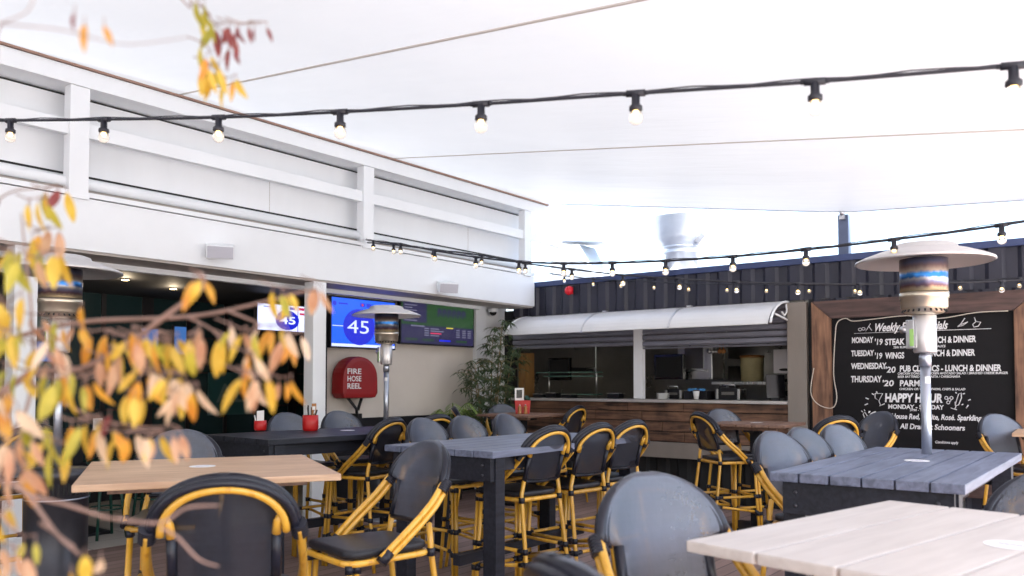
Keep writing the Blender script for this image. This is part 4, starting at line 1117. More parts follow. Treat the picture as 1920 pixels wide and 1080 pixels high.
te = make_black_table(.95, 1.9, 1.07, 6, 'blackwood'); te.location = (-5.42, 4.66, 0); te.rotation_euler.z = R_(-5)  # darker top timber stands in for the building's shade on this table
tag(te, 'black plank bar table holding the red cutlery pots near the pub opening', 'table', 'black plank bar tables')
sticker(te, -.08, .15, 1.0705)

def make_timber_table(w_, l_, h_, mtop, planks, name, cross=True):
    o = empty(name)
    t = MB(); pw = w_ / planks
    for k in range(planks):
        t.box(-w_ / 2 + k * pw + (.0045 if planks > 1 else 0), -w_ / 2 + (k + 1) * pw - (.0045 if planks > 1 else 0), -l_ / 2, l_ / 2, h_ - .03, h_)
    t.build('tabletop', mtop, o, bevel=0.006)
    for sy in (-1, 1):
        MB().box(-w_ / 2 + .12, w_ / 2 - .12, sy * l_ * .30 - .04, sy * l_ * .30 + .04, h_ - .065, h_ - .031).build('cleat', M['redwood'], o, bevel=0.003)
    MB().box(-.05, .05, -.05, .05, .03, h_ - .067).build('pedestal', M['black'], o, bevel=0.006)
    MB().box(-.05, .05, -l_ * .32, l_ * .32, h_ - .085, h_ - .0665).build('top_bracket', M['black'], o)
    MB().box(-.28, .28, -.28, .28, 0, .03).build('base_plate', M['black'], o, bevel=0.01)
    return o
ta = make_timber_table(1.08, 1.1, 1.07, M['tanwood'], 1, 'timber_table')
ta.location = (-3.638, 2.304, 0); ta.rotation_euler.z = R_(60.7)
tag(ta, 'square tan timber table with smooth top between two cane stools, leaves in front', 'table', 'square timber tables')
sticker(ta, -.02, .05, 1.0705)
tbb = make_timber_table(.84, 1.14, 1.07, M['palewood'], 4, 'timber_table')
rb = R_(-12)
cb0 = Vector((-.966, 2.0, 0)); u1 = Vector((math.cos(rb), math.sin(rb), 0)); u2 = Vector((-math.sin(rb), math.cos(rb), 0))
tbb.location = cb0 + u1 * .42 + u2 * .57; tbb.rotation_euler.z = rb
tag(tbb, 'whitish plank timber table nearest the camera, pale pinkish top', 'table', 'square timber tables')
sticker(tbb, .16, .0, 1.0705)
tg = make_timber_table(.80, .80, 1.075, M['redwood'], 5, 'timber_table'); tg.location = (-3.17, 8.22, 0); tg.rotation_euler.z = R_(4)
tag(tg, 'brown slatted timber table under the right end of the serving hatch', 'table', 'square timber tables')
sticker(tg, .0, .02, 1.0755)
tff = make_timber_table(.80, .80, 1.10, M['redwood'], 5, 'timber_table'); tff.location = (-6.14, 8.2, 0)
tag(tff, 'brown slatted timber table by the bamboo plant, red caddy on it', 'table', 'square timber tables')
th = make_timber_table(.80, .80, 1.075, M['tanwood'], 5, 'timber_table'); th.location = (-.50, 8.2, 0); th.rotation_euler.z = R_(3)
tag(th, 'timber table at the far right edge below the blackboard, only its corner showing', 'table', 'square timber tables')

# ================================================================== CANE BAR STOOLS
def yback(z): return -.215 - (z - .775) * 0.27
def bk(x, z, off=0.0): return Vector((x, yback(z) + .055 * (x / .225) ** 2 + off, z))
ARC = [PI * k / 22 for k in range(23)]
def arc_pt(a, sx, z0, h, off=0.0):
    c, s = math.cos(a), math.sin(a)
    x = sx * math.copysign(abs(c) ** 0.97, c); z = z0 + h * max(0.0, s) ** 0.98
    return bk(x, z, off)
def make_chair():
    o = empty('bar_stool')
    # seat cushion
    def seat_out(k=1.0, n=6):
        pts = []
        cs = [(.205, .225), (-.205, .225), (-.185, -.20), (.185, -.20)]
        rr = .06
        for (cx, cy), a0 in zip(cs, (0, 90, 180, 270)):
            ox, oy = math.copysign(rr, cx), math.copysign(rr, cy)
            for i in range(n + 1):
                a = R_(a0 + 90 * i / n)
                pts.append(((cx - ox + rr * math.cos(a)) * k, (cy - oy + rr * math.sin(a)) * k))
        return pts
    out = seat_out(); n = len(out)
    rings = [(.94, .738), (1.0, .746), (1.0, .766), (.975, .772), (.85, .775), (.4, .772)]
    vs = []
    for k, z in rings: vs += [(x * k, y * k + .012 * (1 - k), z) for x, y in out]
    fs = [(r * n + i, r * n + (i + 1) % n, (r + 1) * n + (i + 1) % n, (r + 1) * n + i) for r in range(len(rings) - 1) for i in range(n)]
    fs += [tuple(reversed(range(n))), tuple((len(rings) - 1) * n + i for i in range(n))]
    MB().add(vs, fs, 0, True).build('seat', M['vinyl'], o)
    fr = seat_out(1.0)
    MB().tube([(x * 1.0, y * 1.0, .722) for x, y in fr], .0145, 8, 0, closed=True).build('seat_frame', M['cane'], o)
    # back: wrapped hoop, inner cane arc, sling, lower rail
    hoop = MB().tube([arc_pt(a, .220, 1.025, .166, -.008) for a in ARC], .0165, 10)
    hoop.tube([arc_pt(a, .212, 1.022, .156, -.028) for a in ARC], .0150, 8)
    hoop.tube([arc_pt(a, .206, 1.022, .150, -.002) for a in ARC], .0130, 8)
    hoop.build('back_hoop', M['wrap'], o)
    lin = MB().tube([arc_pt(a, .186, 1.012, .146, -.034) for a in ARC], .0125, 8)
    for s in (-1, 1): lin.tube([bk(s * .176, 1.075, -.02), bk(s * .160, 1.045, -.012), bk(s * .156, 1.005, -.006)], [.013, .015, .0155], 8)
    lin.build('inner_cane', M['cane'], o)
    MB().tube([bk(-.158, .842), bk(0, .838, .004), bk(.158, .842)], .0125, 8).build('lower_rail', M['wrap'], o)
    g = MB(); rows = []
    zs = [.842, .87, .91, .95, .985, 1.008, 1.02, 1.032, 1.05, 1.075, 1.10, 1.125, 1.15, 1.17, 1.185, 1.194, 1.200, 1.2045, 1.2072, 1.2085]
    def half(z):
        if z <= 1.008: return .156 + .004 * (z - .842)
        if z <= 1.032: return lerp(.160, .232, ((z - 1.008) / .024) ** .7)
        s = min(1, ((z - 1.025) / .184))
        return .2335 * (max(0.0, 1 - s * s)) ** .5
    nc = 20
    vs = []
    for z in zs:
        hw = max(.012, half(z))
        for i in range(nc + 1):
            u = math.sin(PI / 2 * (-1 + 2 * i / nc))
            x = hw * math.sin(u * PI / 2) if False else hw * u
            edge = abs(u) ** 16 if z > 1.01 else 0.6 * abs(u) ** 10
            f = .013 - .020 * edge
            if z > 1.198: f -= .013 * ((z - 1.198) / .0105) ** 2
            vs.append(bk(x, z, f))
    nr = len(zs)
    g.add(vs, [(r * (nc + 1) + i, r * (nc + 1) + i + 1, (r + 1) * (nc + 1) + i + 1, (r + 1) * (nc + 1) + i) for r in range(nr - 1) for i in range(nc)], 0, True)
    g.build('backrest', M['sling'], o)
    g2 = MB()
    zs2 = [.842, .90, .95, 1.0, 1.04, 1.075, 1.105, 1.13, 1.148]
    v2 = []
    for z in zs2:
        hw = .154 if z <= 1.03 else min(.154, .186 * math.sqrt(max(0.0, 1 - ((z - 1.012) / .150) ** 2)))
        for i in range(11): v2.append(bk(hw * (-1 + .2 * i), z, -.004))
    g2.add(v2, [(r * 11 + i, r * 11 + i + 1, (r + 1) * 11 + i + 1, (r + 1) * 11 + i) for r in range(len(zs2) - 1) for i in range(10)], 0, True)
    g2.build('back_mesh', M['backmesh'], o)
    for s in (-1, 1):
        up = MB().tube([bk(s * .156, .845), bk(s * .156, .93), bk(s * .156, 1.01)], .0165, 8)
        up.build('upright', M['wrap'], o)
        # arm: two canes falling from the shoulder to the side of the seat
        A = bk(s * .224, 1.035); 
        pa = smooth_path([A + Vector((0, -.012, .0)), Vector((s * .238, -.165, .945)), Vector((s * .243, -.045, .845)), Vector((s * .230, .080, .740))], 5)
        pb = [p + Vector((0, -.020, -.020)) for p in pa]
        am = MB().tube(pa, .0138, 8).tube(pb, .0138, 8)
        ao = am.build('arm', M['cane'], o)
        b = MB()
        for k in range(6):
            t = k / 5
            c = (pa[0] + pb[0]) / 2 + ((pa[3] + pb[3]) / 2 - (pa[0] + pb[0]) / 2) * (t * .75 - .18)
            d_ = (pa[3] - pa[0]).normalized()
            b.tube([c - d_ * .0045, c + d_ * .0045], .0275, 10)
        b.build('binding', M['wrap'], ao)
        b = MB()
        c = (pa[-1] + pb[-1]) / 2
        b.tube([c - Vector((0, .03, -.03)), c + Vector((0, .012, -.012))], .026, 8)
        b.build('binding', M['wrap'], ao)
    # legs
    for s in (-1, 1):
        p0, p1 = Vector((s * .185, .205, .735)), Vector((s * .212, .235, 0))
        q0, q1 = p0 + Vector((0, -.034, 0)), p1 + Vector((0, -.034, 0))
        lg = MB().tube([p0, p1], .0142, 8).tube([q0, q1], .0134, 8).build('leg', M['cane'], o)
        for z in (.70, .40, .235):
            b = MB()
            t = (.735 - z) / .735
            c = (p0 + q0) / 2 + ((p1 + q1) / 2 - (p0 + q0) / 2) * t
            for dy in (.017, -.017): b.tube([c + Vector((0, dy, .018)), c + Vector((0, dy, -.018))], .0195, 8)
            b.build('binding', M['wrap'], lg)
        r0, r1 = bk(s * .158, .85), Vector((s * .178, -.205, .735))
        r2 = Vector((s * .208, -.305, 0))
        lg = MB().tube([r0, r1 + Vector((0, 0, .03)), r1, lerp(r1, r2, .5), r2], .0144, 8).build('leg', M['cane'], o)
        for z in (.722, .40, .32):
            b = MB()
            c = lerp(r1, r2, (.735 - z) / .735)
            b.tube([c + Vector((0, 0, .018)), c + Vector((0, 0, -.018))], .020, 8)
            b.build('binding', M['wrap'], lg)
    def at_leg(s, front, z):
        t = (.735 - z) / .735
        return lerp(Vector((s * .185, .188, .735)), Vector((s * .212, .218, 0)), t) if front else lerp(Vector((s * .178, -.205, .735)), Vector((s * .208, -.305, 0)), t)
    def rung(a, b):
        a, b = Vector(a), Vector(b); d_ = (b - a).normalized()
        r = MB().tube([a, b], .0125, 8, 0)
        for c, sg in ((a, 1), (b, -1)): r.tube([c + d_ * sg * .012, c + d_ * sg * .058], .0165, 8, 1)
        r.build('rung', [M['cane'], M['wrap']], o)
    rung(at_leg(-1, True, .235), at_leg(1, True, .235)); rung(at_leg(-1, True, .40), at_leg(1, True, .40))
    rung(at_leg(-1, False, .32), at_leg(1, False, .32))
    for s in (-1, 1):
        rung(at_leg(s, True, .40), at_leg(s, False, .40))
        rung(at_leg(s, True, .25), at_leg(s, False, .32))
    return o
STOOL = make_chair()
# (x, y of the top of the back, heading in degrees, label)
CH = [
 (-2.24, 1.475, 143, 'stool nearest the camera at the tan table, yellow inner arc of its back towards us'),
 (-4.50, 2.68, -37, 'bar stool behind the tan timber table, only its dark domed back and cane arms showing'),
 (-2.718, 2.906, -103, 'stool beside the tan table corner with dark oval back and flat seat in view'),
 (-3.07, 4.45, 172, 'first of three stools with backs to us along the middle black table'),
 (-3.02, 4.95, 172, 'second of three stools with backs to us along the middle black table'),
 (-3.05, 5.49, 170, 'last of three stools with backs to us along the middle black table'),
 (-4.53, 4.73, 0, 'nearest of three blue grey domed stool backs behind the middle black table'),
 (-4.53, 5.22, -2, 'middle of three blue grey domed stool backs behind the middle black table'),
 (-4.55, 5.80, 2, 'farthest of three blue grey domed stool backs behind the middle black table'),
 (-4.80, 4.70, 186, 'cane stool with slanted yellow arms at the near right side of the red pot table'),
 (-4.98, 5.42, 168, 'stool back with yellow arc just behind the blue grey stools at the red pot table'),
 (-6.45, 7.30, 42, 'dark stool seen edge on in front of the small palm fronds'),
 (-6.32, 4.80, -8, 'dark blue stool back beside the smaller red pot, next to the white column'),
 (-6.32, 5.42, -8, 'dark blue stool back just right of the larger red pot'),
 (-6.72, 8.52, -32, 'grey domed stool behind the red caddy table, close to the bamboo plant'),
 (-5.52, 8.55, 180, 'stool with yellow arc back beside the red caddy table, before the timber cladding'),
 (-3.42, 7.40, 57, 'black backed cane stool turned away at the brown slatted table below the hatch'),
 (-3.62, 8.35, -32, 'grey mesh stool facing us behind the brown slatted table below the hatch'),
 (-2.08, 7.32, 138, 'stool with yellow arc back between the brown slatted table and the blackboard'),
 (-2.02, 8.50, -120, 'dark mesh stool with yellow arms against the lower left of the blackboard'),
 (-1.69, 4.62, -18, 'largest of three pale blue stool backs along the black table by the heater'),
 (-1.69, 5.09, -14, 'second of three pale blue stool backs along the black table by the heater'),
 (-1.64, 5.62, -18, 'third pale blue stool back along the heater table, the one nearest the blackboard'),
 (-1.08, 8.45, -40, 'pale blue stool facing right under the lower right of the blackboard'),
 (-.42, 6.85, 100, 'black edged stool cut off in front of the corner timber table'),
 (-1.214, 2.265, -27, 'large pale blue mesh stool close to the camera tucked to the whitish plank table'),
 (-.735, 1.10, 62, 'stool at the very bottom edge with only its dark rounded top showing'),
 (-.20, 3.22, -108, 'dark stool at the lower right edge between the whitish and black tables'),
 (-5.86, 2.44, 183, 'cane stool with yellow arc back beside the white column and heater at far left'),
 (-3.50, .97, 0, 'stool in the lower left corner, mostly out of frame behind the leaves'),
]
for i, (x, y, hd, lab) in enumerate(CH):
    c = STOOL if i == 0 else copy_tree(STOOL)
    a = R_(hd)
    c.location = (x + .325 * math.cos(a), y + .325 * math.sin(a), 0)
    c.rotation_euler = (0, 0, a - PI / 2)
    tag(c, lab, 'chair', 'cane bar stools around the tables')

# ================================================================== SMALL THINGS ON THE TABLES
def red_pot(loc, r, h, label, cutlery=True):
    o = tag(empty('cutlery_pot', loc), label, 'pot')
    n = 72; vs = []
    prof = [(.80, 0), (.93, .04), (.99, .2), (1, .5), (1, 1), (.93, 1), (.92, .25), (.1, .2)]
    for q, z in prof:
        for j in range(n):
            a = 2 * PI * j / n
            rr = r * q * (1 + (.018 * math.cos(a * 24) if 0.05 < z < .9 and q > .95 else 0))
            vs.append((rr * math.cos(a), rr * math.sin(a), z * h))
    k = len(prof)
    MB().add(vs, [(i * n + j, i * n + (j + 1) % n, (i + 1) * n + (j + 1) % n, (i + 1) * n + j) for i in range(k - 1) for j in range(n)] + [tuple(reversed(range(n)))], 0, True).build('pot', M['red'], o)
    return o
P1 = at_z(582, 808, 1.07)
pot = red_pot((P1.x, P1.y, 1.0705), .066, .135, 'ribbed bright red pot full of cutlery on the black table by the pub opening')
ct = tag(empty('cutlery_bundle', (P1.x, P1.y, 1.10)), 'knives and a menu card sticking out of the larger red pot', 'cutlery')
for k in range(7):
    a = k * 2.3; t = Vector((math.cos(a) * .035, math.sin(a) * .035, 0))
    MB().tube([t * .5, t * 1.3 + Vector((0, 0, .11)), t * 1.6 + Vector((0, 0, .15 + .02 * (k % 3)))], [.004, .005, .007], 6).build('knife' if k % 2 else 'fork', M['black'] if k % 2 else M['steel'], ct)
mc = MB().obox((.02, .02, .15), (RT.x, RT.y, .05), (-.6, .8, 0), (0, 0, 1), .040, .003, .11)
mc.obox((.021, .018, .165), (RT.x, RT.y, .05), (-.6, .8, 0), (0, 0, 1), .026, .0045, .03, 1)
mc.build('menu_card', [M['brown'], M['paper']], ct)
P2 = at_z(488, 807, 1.07)
red_pot((P2.x, P2.y, 1.0705), .052, .085, 'smaller plain red pot farther back on the black table')
cdd = tag(empty('card_holder', (P2.x, P2.y, 1.09)), 'white card standing in the smaller red pot', 'card')
MB().obox((0, 0, .085), (RT.x, RT.y, .1), (-RT.y, RT.x, 0), (0, 0, 1), .062, .004, .13).build('card', M['paper'], cdd)
MB().tube([(-.03, -.02, .03), (-.055, -.02, .11)], .005, 6).build('straw', M['paper'], cdd)
P3 = Vector((-6.12, 8.19, 1.1005))
cad = tag(empty('condiment_caddy', P3), 'square red caddy with cards on the brown table by the hatch', 'caddy')
MB().prism([(-.085, .0), (.085, 0), (.098, .165), (-.098, .165)], lambda u, v, dd: (u * RT.x - dd * RT.y, u * RT.y + dd * RT.x, v), -.06, .06).build('caddy_box', M['red'], cad, .006)
MB().obox((-.04 * RT.x, -.04 * RT.y, .24), (RT.x, RT.y, .03), (-RT.y, RT.x, 0), (0, 0, 1), .11, .004, .155).build('card', M['paper'], cad)
MB().obox((-.04 * RT.x + .6 * .003, -.04 * RT.y - .8 * .003, .245), (RT.x, RT.y, .03), (-RT.y, RT.x, 0), (0, 0, 1), .07, .004, .10).build('card_picture', M['screen'], cad)
MB().ball((.05 * RT.x, .05 * RT.y, .19), .035, 8).ball((.075 * RT.x, .075 * RT.y, .18), .02, 8).build('sauce_sachets', M['green'], cad)
for k, u in enumerate((-.035, .035)):
    q = P3 + RT * u - Vector((-RT.y, RT.x, 0)) * .10
    sh = tag(empty('pepper_mill', (q.x, q.y, 1.1005)), ('turned wooden salt mill' if k else 'turned wooden pepper mill') + ' before the red caddy, ' + ('nearer the hatch' if k else 'nearer the bamboo plant'), 'mill', 'wooden mills before the red caddy')
    MB().lathe([(.024, 0), (.025, .012), (.018, .03), (.022, .05), (.018, .065), (.023, .085), (.016, .095), (.006, .10)], (0, 0, 0), 16).build('mill_body', M['brown'], sh)
    MB().ball((0, 0, .108), .01, 8).build('knob', M['alu'], sh)
# indoor table with a white card, green stools
it = tag(empty('indoor_table', (-8.35, 3.85, 0)), 'dark indoor table just inside the pub opening, behind the leaves', 'table')
MB().box(-.4, .4, -.7, .7, .98, 1.02).build('tabletop', M['black'], it, .005)
MB().box(-.05, .05, -.05, .05, .03, .98).build('pedestal', M['black'], it)
MB().box(-.25, .25, -.25, .25, .003, .03).build('base_plate', M['black'], it)
ic = tag(MB().obox((0, 0, .06), RT, (-RT.y, RT.x, 0), (0, 0, 1), .09, .006, .11).box(-.05, .05, -.03, .03, 0, .006).build('table_card', M['paper']), 'blank white card standing on the dark indoor table', 'card')
ic.location = (-8.12, 3.95, 1.0205)
gs = empty('indoor_stool', (0, 0, 0))
MB().lathe([(.16, .70), (.17, .715), (.17, .735), (.15, .745)], (0, 0, 0), 20).build('seat', M['green'], gs)
for k in range(4):
    a = PI / 4 + k * PI / 2
    MB().tube([(.11 * math.cos(a), .11 * math.sin(a), .70), (.2 * math.cos(a), .2 * math.sin(a), .002)], .015, 6).build('leg', M['green'], gs)
MB().tube([(.165 * math.cos(2 * PI * k / 20), .165 * math.sin(2 * PI * k / 20), .28) for k in range(20)], .009, 6, closed=True).build('foot_ring', M['green'], gs)
for i, (x, y, lab) in enumerate(((-7.95, 3.95, 'dark green metal stool inside the pub opening beneath the white card'), (-8.1, 3.35, 'dark green metal stool inside the pub opening closest to the heater'), (-8.3, 4.6, 'dark green metal stool inside the pub opening farthest along the tiles'), (-8.8, 5.3, 'dark green metal stool deep inside the pub behind the red pots'))):
    o = gs if i == 0 else copy_tree(gs)
    o.location = (x, y, 0.002); o.rotation_euler.z = i * .4
    tag(o, lab, 'stool', 'dark green stools inside the pub')

# ================================================================== PLANTS
def leaf_geo(mb, base, dirv, face, L, W, mi, curl=0.25, seg=5):
    d_ = Vector(dirv).normalized(); f = Vector(face); f = (f - d_ * f.dot(d_)).normalized(); s = d_.cross(f)
    vs = []
    for i in range(seg + 1):
        t = i / seg
        wd = W * (math.sin(PI * min(1, t * .92 + .06)) ** .8) * (1 - .25 * t)
        if i == seg: wd = 0.0008
        c = Vector(base) + d_ * (L * t) - f * (curl * L * t * t)
        vs += [c + s * wd / 2 + f * wd * .16, c, c - s * wd / 2 + f * wd * .16]
    fs = []
    for i in range(seg):
        a = i * 3
        fs += [(a, a + 1, a + 4, a + 3), (a + 1, a + 2, a + 5, a + 4)]
    mb.add(vs, fs, mi, True)

bp_ = tag(empty('bamboo_plant', (-7.0, 8.66, 0)), 'tall leafy bamboo plant in the corner beside the hatch', 'plant')
MB().lathe([(.19, 0), (.23, .36), (.245, .38), (.245, .42), (.22, .42), (.2, .36)], (0, 0, 0), 24).build('pot', M['pot'], bp_)
rnd = random.Random(11)
lm = MB(); sm = MB()
stems = [((.02, .0), (.10, .12), 2.28), ((-.06, .05), (-.12, .18), 2.05), ((.07, -.05), (.26, -.10), 1.75), ((-.05, -.06), (-.02, -.32), 1.72), ((.08, .06), (.2, .22), 1.9), ((-.02, -.1), (.06, -.42), 1.55)]
for (bx, by), (tx, ty), h_ in stems:
    P = smooth_path([(bx, by, .36), (lerp(bx, tx, .3), lerp(by, ty, .3), lerp(.36, h_, .45)), (tx, ty, h_)], 8)
    sm.tube(P, [lerp(.013, .004, i / (len(P) - 1)) for i in range(len(P))], 6)
    for i in range(3, len(P)):
        for q in range(4):
            a = rnd.random() * 2 * PI; ln = .10 + .16 * rnd.random()
            dv = Vector((math.cos(a), math.sin(a), .35 * rnd.random()))
            e = P[i] + dv * ln
            sm.tube([P[i], (P[i] + e) / 2 + Vector((0, 0, .03)), e], .0025, 4)
            for k in range(9):
                t = .25 + .75 * k / 8
                b0 = P[i] + (e - P[i]) * t + Vector((0, 0, .03 * math.sin(PI * t)))
                a2 = rnd.random() * 2 * PI
                ld = Vector((math.cos(a2) * .8, math.sin(a2) * .8, -.55 + .5 * rnd.random())) + dv * .4
                leaf_geo(lm, b0, ld, (rnd.random() - .5, rnd.random() - .5, 1), .085 + .055 * rnd.random(), .016 + .006 * rnd.random(), 0, .3, 4)
sm.build('stems', M['stem'], bp_)
lm.build('foliage', M['bamboo'], bp_)
pl = tag(empty('palm_plant', (-7.05, 7.92, 0)), 'small palm with yellow green fronds against the beige wall', 'plant')
MB().lathe([(.13, 0), (.16, .28), (.17, .3), (.15, .3), (.13, .25)], (0, 0, 0), 20).build('pot', M['pot'], pl)
fm = MB()
for k in range(6):
    a = k * 2 * PI / 6 + .3; rr = .25 + .12 * rnd.random(); hh = 1.05 + .2 * rnd.random()
    P = smooth_path([(0, 0, .25), (math.cos(a) * .05, math.sin(a) * .05, hh * .8), (math.cos(a) * rr * .6, math.sin(a) * rr * .6, hh), (math.cos(a) * rr, math.sin(a) * rr, hh - .1)], 6)
    fm.tube(P, .005, 5)
    for i in range(8, len(P)):
        for s in (-1, 1):
            sd = Vector((-math.sin(a) * s, math.cos(a) * s, -.25)) + Vector((math.cos(a), math.sin(a), 0)) * .7
            leaf_geo(fm, P[i], sd, (0, 0, 1), .15, .017, 0, .35, 4)
fm.build('fronds', M['palm'], pl)

# ---------------- the autumn tree whose branches reach in from the left
tree = tag(empty('autumn_tree', (-1.55, 0.15, 0)), 'slender tree with blurred yellow, orange and pink autumn leaves reaching in from the left', 'tree')
TB = Vector((-1.55, 0.15, 0))
rt_ = random.Random(5)
wd = MB()
trunk = smooth_path([(0, 0, 0), (.03, .02, .6), (-.02, .05, 1.2), (.02, .06, 1.75), (.08, .1, 2.3), (.2, .2, 2.75)], 5)
MB().tube(trunk, [lerp(.045, .014, i / (len(trunk) - 1)) for i in range(len(trunk))], 10).build('trunk', M['trunkbark'], tree)
def loc(px, py, D): return at_d(px, py, D) - TB
def branch(pts, r0, r1, D0, D1, start=None):
    n = len(pts)
    P = [loc(x, y, lerp(D0, D1, i / max(1, n - 1))) for i, (x, y) in enumerate(pts)]
    if start is not None: P = [Vector(start)] + P
    P = smooth_path(P, 5)
    wd.tube(P, [.68 * lerp(r0, r1, i / (len(P) - 1)) for i in range(len(P))], 7)
tk = trunk
branch([(-60, 760), (60, 700), (150, 692), (245, 640), (300, 600), (370, 548), (380, 528), (375, 515)], .008, .0035, 1.15, 1.0, tk[11])
branch([(-60, 660), (0, 640), (150, 604), (350, 594), (470, 572), (560, 548), (595, 545)], .007, .002, 1.2, 1.12, tk[13])
branch([(345, 592), (400, 620), (425, 660)], .003, .0015, 1.15, 1.1)
branch([(425, 582), (475, 602), (490, 612)], .003, .0015, 1.13, 1.1)
branch([(240, 645), (280, 690), (330, 700)], .003, .0015, 1.03, 1.0)
branch([(60, 702), (130, 710), (200, 685), (215, 660)], .0035, .0015, 1.12, 1.06)
branch([(-80, 980), (0, 905), (60, 930), (120, 945), (200, 970), (215, 972)], .006, .002, .95, .92, tk[6])
branch([(55, 930), (90, 980), (115, 1010), (150, 1040)], .0045, .002, .94, .9)
branch([(75, 980), (140, 1025)], .003, .0015, .94, .92)
branch([(215, 972), (300, 980), (350, 952), (410, 948)], .003, .0015, .92, .95)
branch([(300, 990), (330, 1005), (372, 1048), (410, 1062)], .003, .0015, .93, .95)
branch([(-60, 470), (0, 372), (75, 352), (120, 350)], .003, .001, 1.2, 1.15, tk[16])
branch([(-60, 60), (0, 46), (60, 50), (125, 58), (190, 75), (250, 83), (350, 70)], .0016, .0007, .80, .85, tk[22])
branch([(0, 44), (50, 22), (65, -10)], .0012, .0007, .80, .8)
branch([(-60, 850), (30, 800), (60, 720), (60, 600), (50, 500), (40, 400)], .005, .0015, 1.05, 1.12, tk[9])
branch([(300, -60), (360, -10), (400, 40), (430, 80), (410, 120)], .0022, .0008, 1.2, 1.2, tk[24])
branch([(400, 40), (440, 45), (490, 45)], .0012, .0008, 1.2, 1.2)
branch([(60, 720), (170, 780), (260, 800), (320, 800)], .003, .0012, 1.06, 1.0)
wd.build('branch', M['bark'], tree)
fo = MB()
Yl, Li, Or, Pk, Cr, Cm = range(6)
LEAF_SHARE = 0.72
def spray(px, py, n, D, wpx, hpx, cols, size=1.0, slant=0.0):
    n = max(1, round(n * LEAF_SHARE)); py += 12
    bases = []
    for k in range(n):
        t = (k + .5) / n - .5
        x = px + wpx * t + rt_.uniform(-7, 7); y = py + slant * t + rt_.uniform(-hpx, hpx)
        b = loc(x, y, D + rt_.uniform(-.05, .05))
        bases.append(b)
        dv = Vector((0, 0, -1)) + RT * rt_.uniform(-.45, .45) + RT * (t * .8) + FW * rt_.uniform(-.5, .5)
        fa = -FW + RT * rt_.uniform(-.9, .9) + UP * rt_.uniform(-.2, .4)
        L = (.0320 + rt_.uniform(-.006, .008)) * size * D
        fo.tube([b + Vector((0, 0, .009)), b + Vector(dv).normalized() * .003], .0006, 4, 6)
        leaf_geo(fo, b, dv, fa, L, L * rt_.uniform(.30, .44), rt_.choice(cols), rt_.uniform(.04, .42), 6)
    bases.sort(key=lambda v: v.dot(RT))
    if n > 1: fo.tube(smooth_path([v + Vector((0, 0, .009)) for v in [bases[0] - RT * .02 + Vector((0, 0, .008))] + bases], 3), .0009, 4, 6)
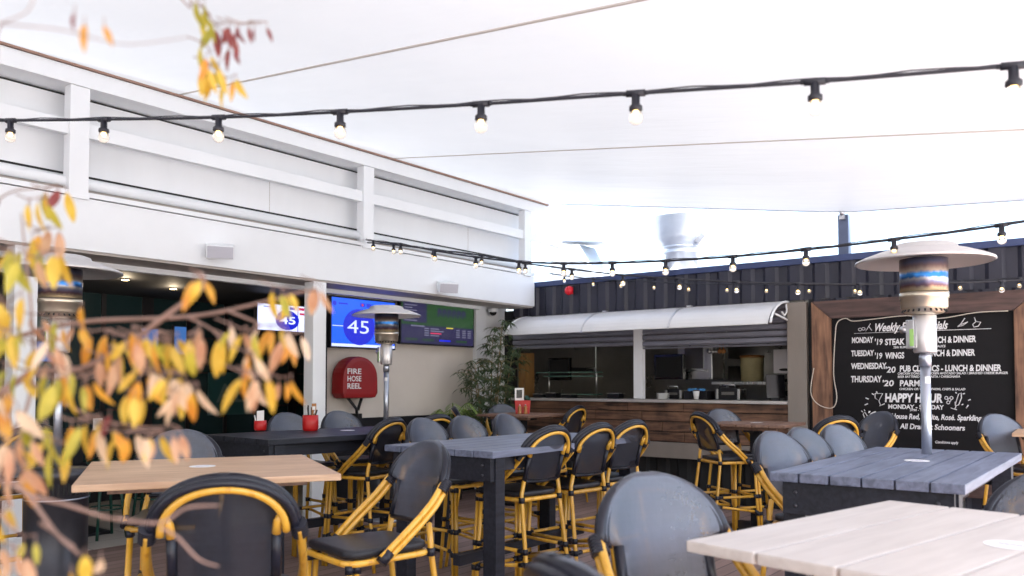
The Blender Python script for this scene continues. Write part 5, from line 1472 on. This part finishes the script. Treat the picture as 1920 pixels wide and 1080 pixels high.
G_ = [
 (100, 350, 6, 1.15, 50, 5, [Li, Cm, Yl, Or], 1.0), (65, 375, 5, 1.12, 50, 5, [Li, Yl, Or]), (85, 430, 6, 1.1, 70, 8, [Li, Yl, Or, Pk]), (45, 462, 5, 1.1, 60, 10, [Yl, Li, Or], 1.2),
 (85, 475, 5, 1.05, 60, 10, [Yl, Li, Pk], 1.2), (20, 480, 4, 1.0, 40, 14, [Li, Yl], 1.3),
 (15, 555, 4, 1.05, 60, 15, [Yl, Or, Cr], 1.2), (50, 590, 6, 1.05, 70, 16, [Yl, Li, Or, Pk], 1.1), (20, 625, 5, 1.0, 50, 12, [Yl, Cr, Li], 1.2),
 (125, 605, 5, 1.1, 60, 14, [Yl, Or, Li, Pk]), (160, 560, 2, 1.1, 20, 6, [Yl, Or]), (90, 640, 4, 1.05, 70, 14, [Pk, Yl, Or, Cr]),
 (35, 690, 5, 1.05, 60, 14, [Li, Yl]), (75, 675, 4, 1.05, 40, 10, [Yl, Or, Pk]),
 (205, 620, 7, 1.1, 70, 12, [Yl, Or, Li]), (225, 655, 5, 1.08, 50, 10, [Yl, Or, Pk]), (110, 705, 6, 1.0, 50, 10, [Yl, Li], 1.2), (150, 700, 7, 1.0, 50, 16, [Yl, Li, Or], 1.1),
 (250, 620, 5, 1.05, 50, 10, [Yl, Pk, Or]), (265, 630, 5, 1.02, 40, 12, [Pk, Yl]), (300, 628, 10, 1.0, 70, 16, [Yl, Li, Yl, Or], 1.15), (335, 650, 10, 1.0, 70, 20, [Yl, Li, Or], 1.1),
 (275, 690, 7, 1.0, 50, 16, [Yl, Or, Cr], 1.1), (320, 700, 9, 1.0, 80, 16, [Yl, Or, Cr, Yl], 1.1), (342, 725, 8, 1.0, 60, 12, [Cr, Yl, Or, Pk], 1.05), (255, 735, 4, 1.02, 40, 8, [Or, Yl, Li]),
 (365, 620, 5, 1.05, 40, 16, [Cr, Pk, Yl]), (420, 635, 3, 1.05, 24, 8, [Yl, Or], 1.25), (430, 600, 2, 1.08, 16, 6, [Pk, Cr]), (460, 620, 7, 1.05, 60, 12, [Yl, Or, Li, Pk]), (470, 660, 5, 1.03, 40, 10, [Pk, Cr, Or]),
 (510, 610, 8, 1.1, 80, 12, [Yl, Li, Or, Cr]), (545, 625, 5, 1.1, 50, 8, [Or, Pk, Cr]),
 (460, 705, 4, 1.02, 34, 6, [Cr, Yl, Or], 1.2), (495, 705, 5, 1.02, 50, 6, [Cr, Yl, Or, Pk], 1.1), (535, 705, 4, 1.04, 40, 6, [Or, Pk, Cr], 1.0),
 (372, 512, 4, 1.0, 40, 5, [Li, Yl, Or], 1.0), (530, 540, 5, 1.1, 50, 6, [Yl, Li]), (592, 530, 3, 1.1, 20, 6, [Cm, Pk]),
 (160, 785, 5, 1.0, 60, 8, [Yl, Or, Li], 1.15), (200, 795, 6, 1.0, 50, 6, [Yl, Or, Cr], 1.15), (245, 808, 6, 1.0, 60, 5, [Yl, Cr, Or], 1.1), (300, 812, 6, 1.0, 60, 6, [Yl, Pk, Or], 1.0), (330, 805, 3, 1.0, 20, 8, [Pk], .9),
 (60, 790, 5, 1.0, 50, 10, [Li, Yl], 1.1), (110, 838, 3, 1.0, 60, 6, [Yl, Li], 1.2), (85, 820, 3, .98, 40, 10, [Yl, Li], 1.1),
 (15, 740, 5, .98, 50, 20, [Yl, Or, Cr], 1.2), (30, 830, 7, .95, 60, 22, [Pk, Cr, Yl], 1.1), (25, 880, 6, .95, 60, 14, [Pk, Yl, Or], 1.1), (50, 870, 3, .93, 30, 10, [Pk], 1.0),
 (10, 960, 4, .93, 40, 20, [Pk, Yl], 1.1), (60, 1010, 3, .92, 40, 8, [Yl, Li], .9), (25, 1030, 5, .9, 50, 14, [Pk, Cr, Yl], 1.1), (155, 1030, 2, .9, 20, 5, [Yl], 1.2), (190, 1035, 2, .9, 24, 5, [Cr, Or], 1.2), (130, 1062, 2, .9, 20, 5, [Or, Pk], 1.0), (90, 650, 4, 1.05, 40, 16, [Pk, Yl]),
 (195, 665, 4, 1.08, 40, 8, [Cr, Pk]), (210, 770, 2, 1.02, 20, 6, [Pk, Cm]),
 # hanging sprays at the top
 (372, 0, 3, 1.2, 30, 8, [Li, Yl], 1.0), (392, 22, 3, 1.2, 22, 8, [Li, Or, Yl], .85), (410, 40, 4, 1.2, 30, 8, [Li, Cm], .85), (440, 42, 3, 1.2, 24, 6, [Li, Cm], .8), (475, 40, 6, 1.2, 56, 4, [Cm], .55), (432, 85, 3, 1.2, 16, 4, [Cm], .75),
 (382, 90, 4, 1.2, 20, 12, [Li, Yl, Or], .9), (395, 118, 5, 1.2, 26, 8, [Li, Yl], .9), (425, 140, 5, 1.2, 50, 8, [Li, Or, Yl], .9, 10), (385, 130, 2, 1.2, 10, 4, [Yl], .7),
 (142, 14, 1, .85, 4, 2, [Cm], .6), (165, 36, 1, .85, 4, 2, [Or], 1.0), (200, 36, 1, .85, 4, 2, [Or], .7),
]
for a in G_: spray(*a)
fo.build('foliage', LEAF + [M['bark']], tree)
